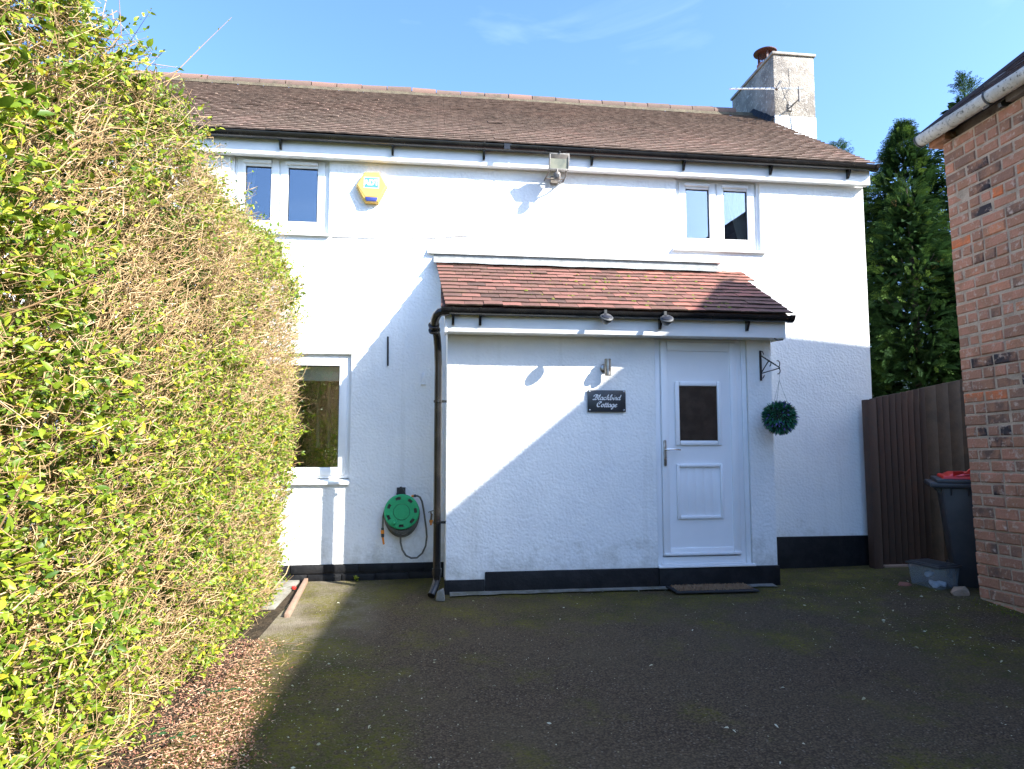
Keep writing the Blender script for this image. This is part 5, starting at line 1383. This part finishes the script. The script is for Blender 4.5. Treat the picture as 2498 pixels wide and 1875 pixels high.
o = bpy.data.objects.new('roof_tiling', me); C.objects.link(o); o.parent = broof; o['kind'] = 'stuff'
o.location = Vector((0, 0, 0))
g = MB(); g.tube([Vector(A0)+Vector((0, 0, 0.02)), Vector(R0)+Vector((0, 0, 0.03))], 0.035, 8); g.tube([Vector(R0)+Vector((0, 0, 0.02)), Vector(R1)+Vector((0, 0, 0.02))], 0.06, 8); g.build('hip_tiles', M['barn_roof'], broof, tint=0.3)
# narrow strip of moss and weeds at the wall foot
N = 2600
s_ = RS.uniform(-0.1, 4, N); dd_ = np.abs(RS.normal(size=N))*0.10
pos = np.stack([BX+dvx*s_-ix*(dd_+0.01), BY+dvy*s_-iy*dd_, np.full(N, GZ+0.018)], 1)
dirs = np.stack([RS.normal(size=N), RS.normal(size=N), np.abs(RS.normal(size=N))+0.4], 1)
vs, ft, fq, tt = leaf_batch(pos, dirs, RS.uniform(.008, .028, N), RS.uniform(.003, .010, N), RS.rand(N))
tag(np_obj('wall_foot_moss', np_mesh('wall_foot_moss', vs, [ft, fq], M['moss'], tt)), 'green moss and tiny weeds along the foot of the barn wall', 'moss', kind='stuff')

# ================================================================== CONIFERS
def frond_proto(seed):
    """flattened cypress spray: list of (start, end, width) in a unit frame, x along the frond, y sideways"""
    r = random.Random(seed); out = []
    def br(p, d, L, lv):
        e = p + d*L; out.append((p, e, (0.030 if lv == 0 else 0.036 if lv == 1 else 0.034)))
        if lv < 2:
            n = 6 if lv == 0 else 1
            for i in range(n):
                t = 0.15+0.8*i/max(1, n-1) if n > 1 else 0.45
                for sg in (1, -1):
                    a = sg*math.radians(r.uniform(28, 50)); c, s = math.cos(a), math.sin(a)
                    d2 = Vector((d.x*c-d.y*s, d.x*s+d.y*c, r.uniform(-.15, .15))).normalized()
                    L2 = L*(0.50 if lv == 0 else 0.42)*(1-0.62*t)*r.uniform(.8, 1.2)+0.03
                    br(p+d*L*t, d2, L2, lv+1)
    br(Vector((0, 0, 0)), Vector((1, 0, 0)), 1.0, 0)
    return out
protos = []
for s_ in range(3):
    L = frond_proto(s_+1); vs = []; fs = []
    for i, (a, b, w_) in enumerate(L):
        d = (b-a).normalized(); sd = Vector((-d.y, d.x, 0)).normalized()*w_*0.5
        vs += [a, a+(b-a)*0.5+sd*1.35, b, a+(b-a)*0.5-sd*1.35]; fs.append([4*i, 4*i+1, 4*i+2, 4*i+3])
    protos.append((np.array([tuple(v_) for v_ in vs]), np.array(fs)))
def conifer(x, y, H, R, nf, seed, label, dead=0):
    rs = np.random.RandomState(seed)
    t = thing('conifer', (x, y, GZ), label, 'conifer', 'tall conifers behind the cottage')
    g = MB(); g.tube([(x, y, GZ-0.1), (x+0.05, y, H*0.5), (x, y+0.03, H*0.97)], [0.085, 0.06, 0.010], 8)
    for k in range(26):
        a = rs.uniform(0, 6.28); z = rs.uniform(0.5, H*0.9); rl = R*(1-(z/H)**2.5)*0.8
        g.tube([(x, y, z), (x+math.cos(a)*rl*0.5, y+math.sin(a)*rl*0.5, z+rl*0.25), (x+math.cos(a)*rl, y+math.sin(a)*rl, z+rl*0.7)], [0.03, 0.018, 0.006], 5)
    g.build('trunk', M['cone_bark'], t, smooth=True)
    AV, AF, AT = [], [], []; k0 = 0
    # limbs with their own lobes give an uneven outline
    lob = [(rs.uniform(0, 6.28), rs.uniform(0.12, 1.0)**0.8*H, rs.uniform(0.62, 1.32)) for _ in range(80)]
    for i in range(nf):
        la, lz, lr = lob[rs.randint(len(lob))]
        a = la+rs.normal()*0.32; z = lz + rs.normal()*0.22
        if z > H*1.0 or z < 0.2: continue
        prof = max(0.05, (1-(z/H)**4.0))*R if z < H*0.985 else 0.05
        rr = prof*lr*math.sqrt(rs.uniform(0.15, 1.0))
        base = np.array([math.cos(a)*rr*0.85, math.sin(a)*rr*0.85, z])
        upf = 0.35+0.9*(z/H)**4 + rs.normal()*0.25
        d = norm(np.array([math.cos(a)+rs.normal()*.25, math.sin(a)+rs.normal()*.25, upf]))
        s = rs.normal(size=3); s = norm(s - d*(s@d)); nrm_ = np.cross(d, s)
        sc_ = rs.uniform(0.19, 0.38)*(0.75 if z > H*0.85 else 1)
        pv, pf = protos[rs.randint(3)]
        w = base + pv[:, :1]*sc_*d + pv[:, 1:2]*sc_*0.85*s + (pv[:, 2:3]*sc_ - 0.25*sc_*pv[:, :1]**2)*np.array([0, 0, 1.0])
        AV.append(w); AF.append(pf+k0); k0 += len(pv)
        tn = rs.uniform(0.05, 0.9) * (0.55+0.45*lr/1.18)*(1.0 if z > H*0.6 else 0.75)  # lower sprays tinted darker, shade put into the colour
        if rs.rand() < 0.003*dead: tn = 1.0
        AT.append(np.full(len(pv), tn))
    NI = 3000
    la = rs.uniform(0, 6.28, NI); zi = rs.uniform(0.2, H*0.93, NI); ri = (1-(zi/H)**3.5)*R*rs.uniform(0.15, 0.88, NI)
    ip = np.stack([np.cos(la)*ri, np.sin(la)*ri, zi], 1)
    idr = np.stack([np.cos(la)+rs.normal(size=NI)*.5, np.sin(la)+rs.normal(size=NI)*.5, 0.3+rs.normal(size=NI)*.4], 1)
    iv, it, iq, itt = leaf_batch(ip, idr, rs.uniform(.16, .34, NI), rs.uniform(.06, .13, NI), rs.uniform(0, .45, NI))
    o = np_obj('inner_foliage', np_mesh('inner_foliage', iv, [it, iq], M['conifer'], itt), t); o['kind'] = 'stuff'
    # leader shoots
    for i in range(16):
        zz = H-0.05-0.09*i; a = rs.uniform(0, 6.28)
        d = norm(np.array([math.cos(a)*0.55, math.sin(a)*0.55, 1.0])); s = rs.normal(size=3); s = norm(s-d*(s@d))
        pv, pf = protos[rs.randint(3)]; sc_ = 0.16+0.018*i
        w = np.array([0, 0, zz]) + pv[:, :1]*sc_*d + pv[:, 1:2]*sc_*s
        AV.append(w); AF.append(pf+k0); k0 += len(pv); AT.append(np.full(len(pv), rs.uniform(.2, .8)))
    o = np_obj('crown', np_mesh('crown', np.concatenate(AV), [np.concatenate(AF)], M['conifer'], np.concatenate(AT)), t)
    return t
conifer(8.25, 5.5, 7.45, 1.0, 1300, 3, 'slim dark green conifer whose tip shows above the cottage roof end')
conifer(9.55, 5.3, 7.75, 1.15, 4200, 4, 'tall dark green conifer standing between cottage corner and barn gutter', 1)
conifer(10.75, 5.0, 8.75, 1.15, 1500, 5, 'tallest conifer with its tip rising above the barn gutter')
conifer(8.95, 4.5, 6.25, 1.15, 3700, 6, 'shorter bushy conifer next to the white cottage corner', 2)
conifer(10.1, 3.6, 5.3, 1.0, 1700, 9, 'low dense conifer behind the raking fence top')

# ================================================================== PRIVET HEDGE
hg = thing('privet_hedge', (-1.8, -4.0, GZ), 'tall clipped privet hedge, half bare twigs and half yellow green leaves', 'hedge')
hoff = np.array(hg.location)
HX = -1.175
def vnoise(x, y, s, seed):
    return np.array([mnoise.noise(Vector((a*s, b*s, seed))) for a, b in zip(x, y)])
def face_x(y, z):
    b = 0.085*vnoise(y, z, 1.1, 1.0) + 0.035*vnoise(y, z, 3.5, 2.0)
    batter = -0.10*np.clip((0.35-z)/0.35, 0, 1)**1.5 + 0.05*np.exp(-((z-2.0)/0.7)**2)
    endc = -0.30*np.clip((y+0.95)/0.45, 0, 1)**2
    topc = -0.30*np.clip((z-2.45)/0.5, 0, 1)**2*(1-0.45*np.clip(-y-2.4, 0, 1))
    return HX + b + batter + endc + topc
def surface(N, rs):
    """points on the hedge skin: returns pos, outward normal"""
    kind = rs.choice(3, N, p=[0.76, 0.15, 0.09])
    # more samples close to the camera, where leaves show large
    y = -0.62 - 5.6*rs.rand(N)**1.05
    z = rs.uniform(GZ+0.02, 2.86, N)
    z = np.where(rs.rand(N) < 0.09, 2.80+0.12*np.clip(-y-2.8, 0, 1.5)*rs.rand(N), z)
    p = np.zeros((N, 3)); nr = np.zeros((N, 3))
    f0 = kind == 0
    p[f0] = np.stack([face_x(y[f0], z[f0]), y[f0], z[f0]], 1); nr[f0] = (1, 0, 0.05)
    f1 = kind == 1
    x = HX - 0.12 - 1.0*rs.rand(f1.sum()); yt = y[f1]
    p[f1] = np.stack([x, yt, 2.80+0.06*vnoise(x, yt, 1.7, 5.0)+0.12*np.clip(-yt-2.8, 0, 1.5)], 1); nr[f1] = (0.15, 0, 1)
    f2 = kind == 2
    x = HX - 0.10 - 1.0*rs.rand(f2.sum()); zz = z[f2]
    p[f2] = np.stack([x, -0.60+0.07*vnoise(x, zz, 1.5, 6.0), zz], 1); nr[f2] = (0.1, 1, 0.05)
    return p, nr
rs = np.random.RandomState(42)
def twig_mesh(segs, r0, tint, name, matl):
    """segs (N,K,3) polylines -> 3-sided tapered tubes"""
    N, K, _ = segs.shape
    d = norm(segs[:, -1]-segs[:, 0]); s = norm(np.cross(d, rs.normal(size=(N, 3)))); t = np.cross(d, s)
    rad = r0[:, None]*np.linspace(1, 0.45, K)[None]
    rings = []
    for a in (0, 2.094, 4.189):
        rings.append(segs + (s[:, None]*math.cos(a) + t[:, None]*math.sin(a))*rad[..., None])
    vs = np.stack(rings, 2)  # N,K,3,3
    base = (np.arange(N)*K*3)[:, None, None]
    q = []
    for k in range(K-1):
        for j in range(3):
            q.append([k*3+j, k*3+(j+1) % 3, (k+1)*3+(j+1) % 3, (k+1)*3+j])
    q = np.array(q)[None]
    f = (base+q).reshape(-1, 4)
    return np_mesh(name, vs.reshape(-1, 3)-hoff, [f], matl, np.repeat(tint, K*3))
# --- shoots
NS = 24000
p, nr = surface(NS, rs)
depth = rs.exponential(0.13, NS).clip(0, 0.5)
p = p - nr/np.linalg.norm(nr, axis=1, keepdims=True)*(depth[:, None]+0.05)
d = norm(nr*0.75 + np.array([0.18, 0.22, 0.62]) + rs.normal(size=(NS, 3))*0.52)
Ls_ = rs.uniform(0.05, 0.17, NS); lng = rs.rand(NS) < 0.02; Ls_[lng] *= 1.5
topm = (p[:, 2] > 2.6) & (rs.rand(NS) < 0.25); Ls_[topm] *= 1.6
endm = (p[:, 1] > -1.0) & (rs.rand(NS) < .9); Ls_[endm] *= 0.7
ks = np.linspace(0, 1, 3)
bend = rs.normal(size=(NS, 3))*0.22
segs = p[:, None] + d[:, None]*Ls_[:, None, None]*ks[None, :, None] + bend[:, None]*(Ls_[:, None, None]*np.sin(ks*np.pi)[None, :, None])
shoot_me = twig_mesh(segs, rs.uniform(0.0012, 0.0030, NS), rs.uniform(0.15, 1, NS), 'shoots', M['twig'])
o = np_obj('shoots', shoot_me, hg); o['kind'] = 'stuff'
# --- short cut side twigs, everywhere
NT = 40000
pick = rs.randint(NS, size=NT); tt_ = rs.uniform(0.05, 0.9, NT)
p2 = p[pick] + d[pick]*(Ls_[pick]*tt_)[:, None] + rs.normal(size=(NT, 3))*0.02
d2 = norm(d[pick]*0.5 + rs.normal(size=(NT, 3))*0.75)
L2 = rs.uniform(0.015, 0.07, NT)
segs = p2[:, None] + d2[:, None]*L2[:, None, None]*np.linspace(0, 1, 2)[None, :, None]
o = np_obj('side_twigs', twig_mesh(segs, rs.uniform(0.0011, 0.0028, NT), rs.uniform(0.1, 1, NT), 'side_twigs', M['twig']), hg); o['kind'] = 'stuff'
# --- inner wood
NB = 6500
y = -0.75-5.4*rs.rand(NB); z = rs.uniform(0, 2.3, NB); x = HX-0.10-0.75*rs.rand(NB)**0.8
p3 = np.stack([x, y, z], 1); d3 = norm(np.array([0.32, 0.1, 1.0])+rs.normal(size=(NB, 3))*0.38); L3 = rs.uniform(0.18, 0.5, NB)
ks = np.linspace(0, 1, 4); bd = rs.normal(size=(NB, 3))*0.10
segs = p3[:, None]+d3[:, None]*L3[:, None, None]*ks[None, :, None]+bd[:, None]*(L3[:, None, None]*np.sin(ks*np.pi)[None, :, None])
segs[..., 2] = np.minimum(segs[..., 2], 2.85)
o = np_obj('inner_twigs', twig_mesh(segs, rs.uniform(0.002, 0.0065, NB), rs.uniform(0.1, 0.8, NB), 'inner_twigs', M['twig']), hg); o['kind'] = 'stuff'
# stems one can follow: parts of their own
for k in range(26):
    yy_ = -0.95 - 3.7*(k+rs.rand())/26; xx = HX-0.18-0.25*rs.rand(); zz = rs.uniform(-0.05, 1.5)
    pts = []; cur = np.array([xx, yy_, zz]); dr = norm(np.array([0.15, 0.10, 1.0])+rs.normal(size=3)*0.18)
    for i in range(7):
        pts.append(tuple(cur)); cur = cur+dr*rs.uniform(0.12, 0.2); dr = norm(dr+rs.normal(size=3)*0.22+np.array([0.03, 0, 0.1]))
        cur[0] = min(cur[0], HX-0.10); cur[2] = min(cur[2], 2.7)
    g = MB(); r0 = rs.uniform(0.006, 0.013); g.tube(pts, [r0*(1-0.09*i) for i in range(7)], 6)
    g.build('stem', M['twig'], hg, smooth=True, tint=rs.uniform(0.3, 0.8))
# --- leaves: patchy
def leafiness(q):
    n_ = vnoise(q[:, 1], q[:, 2], 1.25, 11.0) + 0.6*vnoise(q[:, 1], q[:, 2], 3.2, 12.0)
    base = 0.50 + 0.14*np.clip((1.9-q[:, 2]), -1, 1) - 0.12*np.clip((q[:, 2]-2.2)/0.4, 0, 1)
    return np.clip(base + n_*1.3, 0.10, 1.0)
NL0 = 205000
pick = rs.randint(NS, size=NL0)
lf = leafiness(p)[pick]
keep = rs.rand(NL0) < lf*0.92
pick = pick[keep]; NL = len(pick)
tt_ = rs.uniform(0.35, 1.02, NL)
pl = p[pick] + d[pick]*(Ls_[pick]*tt_)[:, None] + rs.normal(size=(NL, 3))*0.004
dl = norm(d[pick]*0.6 + rs.normal(size=(NL, 3))*0.62 + np.array([0.22, 0, 0.05]))
sz = rs.uniform(0.012, 0.029, NL)
big = rs.rand(NL) < 0.22*(0.4+lf[keep]); sz[big] = rs.uniform(0.028, 0.043, big.sum())
small = (leafiness(pl) < 0.4); sz[small] *= 0.75; sz *= 1+0.25*np.clip((-pl[:, 1]-3.6)/1.2, 0, 1)
wl_ = sz*rs.uniform(0.46, 0.64, NL)
tint = rs.beta(1.5, 1.9, NL)*0.88; yel = rs.rand(NL) < 0.045; tint[yel] = rs.uniform(0.9, 1.0, yel.sum())
tint = np.clip(tint + 0.10*vnoise(pl[:, 1], pl[:, 2], 2.0, 20.0), 0, 1)
# the 300 leaves nearest the lens become parts, the rest is one mass
camp = np.array([0, -6.548, 1.3226]); rel = pl-camp
F_ = np.array([_F.x, _F.y, _F.z]); Rv = np.array([_R.x, _R.y, _R.z]); Uv = np.array([_U.x, _U.y, _U.z])
zc = rel@F_; uu = rel@Rv/np.maximum(zc, .01); vv_ = rel@Uv/np.maximum(zc, .01)
vis = (zc > 0.4) & (np.abs(uu) < 0.79) & (np.abs(vv_) < 0.59) & (depth[pick] < 0.05)
score = np.where(vis, sz/np.maximum(zc, .4), 0)
top = np.argsort(-score)[:300]
mask = np.ones(NL, bool); mask[top] = False
vs, ft, fq, tt = leaf_batch(pl[mask]-hoff, dl[mask], sz[mask], wl_[mask], tint[mask], updir=np.tile(np.array([[0.65, -0.35, 0.65]]), (int(mask.sum()), 1)))
o = np_obj('foliage', np_mesh('foliage', vs, [ft, fq], M['leaf'], tt, smooth=True), hg); o['kind'] = 'stuff'
lvar = []
for k in range(14):
    vs, ft, fq, tt = leaf_batch(np.zeros((1, 3)), np.array([[1.0, 0, 0]]), np.array([1.0]), np.array([rs.uniform(.42, .56)]), np.array([k/13]), droop=rs.uniform(0.1, 0.35), fold=rs.uniform(.1, .25))
    lvar.append(np_mesh('leaf', vs, [ft, fq], M['leaf'], tt, smooth=True))
for i in top:
    o = bpy.data.objects.new('leaf', lvar[int(round(tint[i]*13))]); C.objects.link(o); o.parent = hg
    o.location = pl[i]-hoff; o.scale = (sz[i],)*3
    o.rotation_euler = (Vector(dl[i]).to_track_quat('X', 'Z') @ Euler((rs.uniform(-1, 1), 0, 0)).to_quaternion()).to_euler()
# --- inner leaves that close the hedge, dark colour standing in for shade
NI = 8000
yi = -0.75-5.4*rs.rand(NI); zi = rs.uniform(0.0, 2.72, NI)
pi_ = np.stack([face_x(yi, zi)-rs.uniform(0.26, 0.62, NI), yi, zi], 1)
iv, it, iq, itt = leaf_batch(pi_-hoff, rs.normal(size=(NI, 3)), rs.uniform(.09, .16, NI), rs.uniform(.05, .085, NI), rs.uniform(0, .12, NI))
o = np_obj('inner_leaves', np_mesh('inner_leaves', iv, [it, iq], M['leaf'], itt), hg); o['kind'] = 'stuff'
# --- buds at shoot tips
bi = np.where((rs.rand(NS) < 0.55) & (depth < 0.12))[0]
tipp = p[bi]+d[bi]*Ls_[bi][:, None]
vs1, ft, fq, tt = leaf_batch(tipp-hoff, norm(d[bi]+rs.normal(size=(len(bi), 3))*0.2), rs.uniform(.008, .015, len(bi)), rs.uniform(.005, .008, len(bi)), rs.uniform(.3, .8, len(bi)), droop=0, fold=0.9)
o = np_obj('buds', np_mesh('buds', vs1, [ft, fq], M['leaf'], tt, smooth=True), hg); o['kind'] = 'stuff'
# --- long wild shoots on top, against the sky
def shoot(pts, r0, nb):
    g = MB(); g.tube(pts, [r0*(1-0.7*i/(len(pts)-1)) for i in range(len(pts))], 5)
    g.build('wild_shoot', M['twig'], hg, smooth=True, tint=0.2)
    P_, D_ = [], []
    for k in range(nb):
        t = (k+0.6)/nb*(len(pts)-1); i = min(int(t), len(pts)-2); a = Vector(pts[i]).lerp(Vector(pts[i+1]), t-i)
        P_.append(tuple(a-Vector(hoff))); D_.append(tuple((Vector(pts[i+1])-Vector(pts[i])).normalized()*0.7+Vector((rs.normal()*.6, rs.normal()*.6, .3))))
    vs, ft, fq, tt = leaf_batch(np.array(P_), np.array(D_), rs.uniform(.010, .020, nb), rs.uniform(.005, .010, nb), rs.uniform(.3, .8, nb), droop=0, fold=.6)
    o = np_obj('shoot_buds', np_mesh('shoot_buds', vs, [ft, fq], M['leaf'], tt), hg); o['kind'] = 'stuff'
shoot([(-1.47, -3.2, 2.80), (-1.412, -3.1, 3.138), (-1.374, -3.0, 3.311), (-1.288, -2.9, 3.52), (-1.182, -2.8, 3.748)], 0.0035, 11)
for k in range(34):
    y0 = -4.1+3.5*rs.rand(); x0 = HX-0.15-0.3*rs.rand(); L = rs.uniform(0.10, 0.24); dr = norm(np.array([0.45, 0.5, 0.9])+rs.normal(size=3)*0.3)
    z0 = 2.72+0.02*max(0, -y0-3)
    a = np.array([x0, y0, z0]); shoot([tuple(a), tuple(a+dr*L*0.5), tuple(a+dr*L+rs.normal(size=3)*0.02)], 0.0020, 4)
for k in range(9):
    z0 = rs.uniform(1.1, 2.5); a = np.array([HX-0.10, rs.uniform(-1.0, -0.62), z0]); dr = norm(np.array([0.9, 0.25, 0.45])+rs.normal(size=3)*0.25); L = rs.uniform(0.10, 0.24)
    shoot([tuple(a), tuple(a+dr*L*0.5), tuple(a+dr*L)], 0.0018, 5)

# ================================================================== GROUND LITTER
rs = np.random.RandomState(77)
# brown dry leaf litter along the hedge foot
N = 20000
y = -1.9 - 3.6*rs.rand(N)**0.9; edge = -1.04 + 0.05*vnoise(y, y*0, 1.5, 3.0) + 0.15*np.clip(-2.0-y, 0, 1.7)
x = edge - np.abs(rs.normal(size=N))*0.34 + rs.normal(size=N)*0.06
pos = np.stack([x, y, GZ+0.016+rs.rand(N)*0.018], 1)
dirs = np.stack([rs.normal(size=N), rs.normal(size=N), rs.normal(size=N)*0.25], 1)
upd = np.tile(np.array([[0, 0, 1.0]]), (N, 1))
vs, ft, fq, tt = leaf_batch(pos, dirs, rs.uniform(.006, .022, N), rs.uniform(.003, .009, N), rs.rand(N)**0.7, droop=.15, updir=upd)
tag(np_obj('leaf_litter', np_mesh('leaf_litter', vs, [ft, fq], M['litter'], tt)), 'dry brown leaf litter on the ground along the hedge foot', 'leaf litter', kind='stuff')
# twigs in the litter
N = 220
y = -2.0-3.2*rs.rand(N); x = -1.06+rs.normal(size=N)*0.13
p = np.stack([x, y, np.full(N, GZ+0.035)], 1); a = rs.uniform(0, 6.28, N); L = rs.uniform(.03, .16, N)
d = np.stack([np.cos(a), np.sin(a), rs.normal(size=N)*0.05], 1)
hoff = np.zeros(3)
segs = p[:, None]+d[:, None]*L[:, None, None]*np.linspace(0, 1, 3)[None, :, None]; segs[:, 1] += rs.normal(size=(N, 3))*0.006
tag(np_obj('fallen_twigs', twig_mesh(segs, rs.uniform(.0008, .002, N), rs.rand(N), 'fallen_twigs', M['twig'])), 'thin dry twigs scattered over the leaf litter', 'twigs', kind='stuff')
# pale scattered bits over the asphalt
N = 2400
x = rs.uniform(-1.0, 4.4, N); y = rs.uniform(-5.2, -0.8, N)
nearl = rs.rand(N) < 0.30; x[nearl] = -0.8+np.abs(rs.normal(size=nearl.sum()))*0.5; y[nearl] = rs.uniform(-4.3, -2.2, nearl.sum())
nr_ = rs.rand(N) < 0.16; x[nr_] = rs.uniform(3.0, 4.5, nr_.sum()); y[nr_] = rs.uniform(-2.8, -0.8, nr_.sum())
pos = np.stack([x, y, np.full(N, GZ+0.030)], 1)
for k in range(N):
    if x[k] > 3.2: pos[k, 2] += 0.022
dirs = np.stack([rs.normal(size=N), rs.normal(size=N), rs.normal(size=N)*0.1], 1)
szs = rs.uniform(.004, .011, N); bg_ = rs.rand(N) < 0.12; szs[bg_] = rs.uniform(.012, .030, bg_.sum())
pos[:, 2] -= 0.012
vs, ft, fq, tt = leaf_batch(pos, dirs, szs, szs*rs.uniform(.3, .6, N), rs.rand(N), droop=.2, fold=.3, updir=np.tile(np.array([[0, 0, 1.0]]), (N, 1)))
tag(np_obj('fallen_leaf_bits', np_mesh('fallen_leaf_bits', vs, [ft, fq], M['petal'], tt)), 'pale leaf fragments scattered over the dark driveway', 'leaf bits', kind='stuff')
# ivy sprigs creeping out of the hedge foot
for k, (x0, y0, lab) in enumerate(((-1.02, -2.95, 'ivy sprig creeping over the leaf litter, farther from the camera'), (-1.08, -3.45, 'ivy sprig creeping over the leaf litter, nearest the camera'))):
    t = thing('ivy_sprig', (x0, y0, GZ), lab, 'ivy', 'ivy sprigs at the hedge foot')
    g = MB(); g.tube([(x0-0.15, y0, GZ+0.03), (x0-0.05, y0+0.02, GZ+0.06), (x0+0.06, y0-0.02, GZ+0.05)], 0.002, 5); g.build('stem', M['twig'], t, tint=0.3)
    for q in range(7):
        c = Vector((x0-0.13+0.03*q+rs.normal()*.01, y0+rs.normal()*0.03, GZ+0.065+rs.rand()*0.02)); r_ = rs.uniform(0.014, 0.022); a0 = rs.uniform(0, 6.28)
        pts = [(c.x+r_*m_*math.cos(a0+i*math.pi/5), c.y+r_*m_*math.sin(a0+i*math.pi/5), c.z+0.006*m_*(i % 2)) for i, m_ in enumerate([1.2, .55, 1, .55, .9, .4, .9, .55, 1, .55])]
        g = MB(); g.add([tuple(c)]+pts, [(0, 1+i, 1+(i+1) % 10) for i in range(10)]); g.build('leaf', M['ivy'], t)
# little weed at the plinth
wd_ = thing('weed', (-0.72, -0.05, GZ), 'small green weed growing at the black plinth below the hose reel', 'weed')
dd = rs.normal(size=(26, 3)); dd[:, 2] = np.abs(dd[:, 2])+0.5; dd[:, 1] -= 0.4
vs, ft, fq, tt = leaf_batch(np.zeros((26, 3))+rs.normal(size=(26, 3))*0.008+np.array([0, 0, 0.012]), dd, rs.uniform(.02, .04, 26), rs.uniform(.008, .014, 26), rs.uniform(.3, .8, 26))
np_obj('leaves', np_mesh('weed_leaves', vs, [ft, fq], M['leaf'], tt), wd_)
print('tris approx', sum(len(o.data.polygons) for o in sc.objects if o.type == 'MESH'))
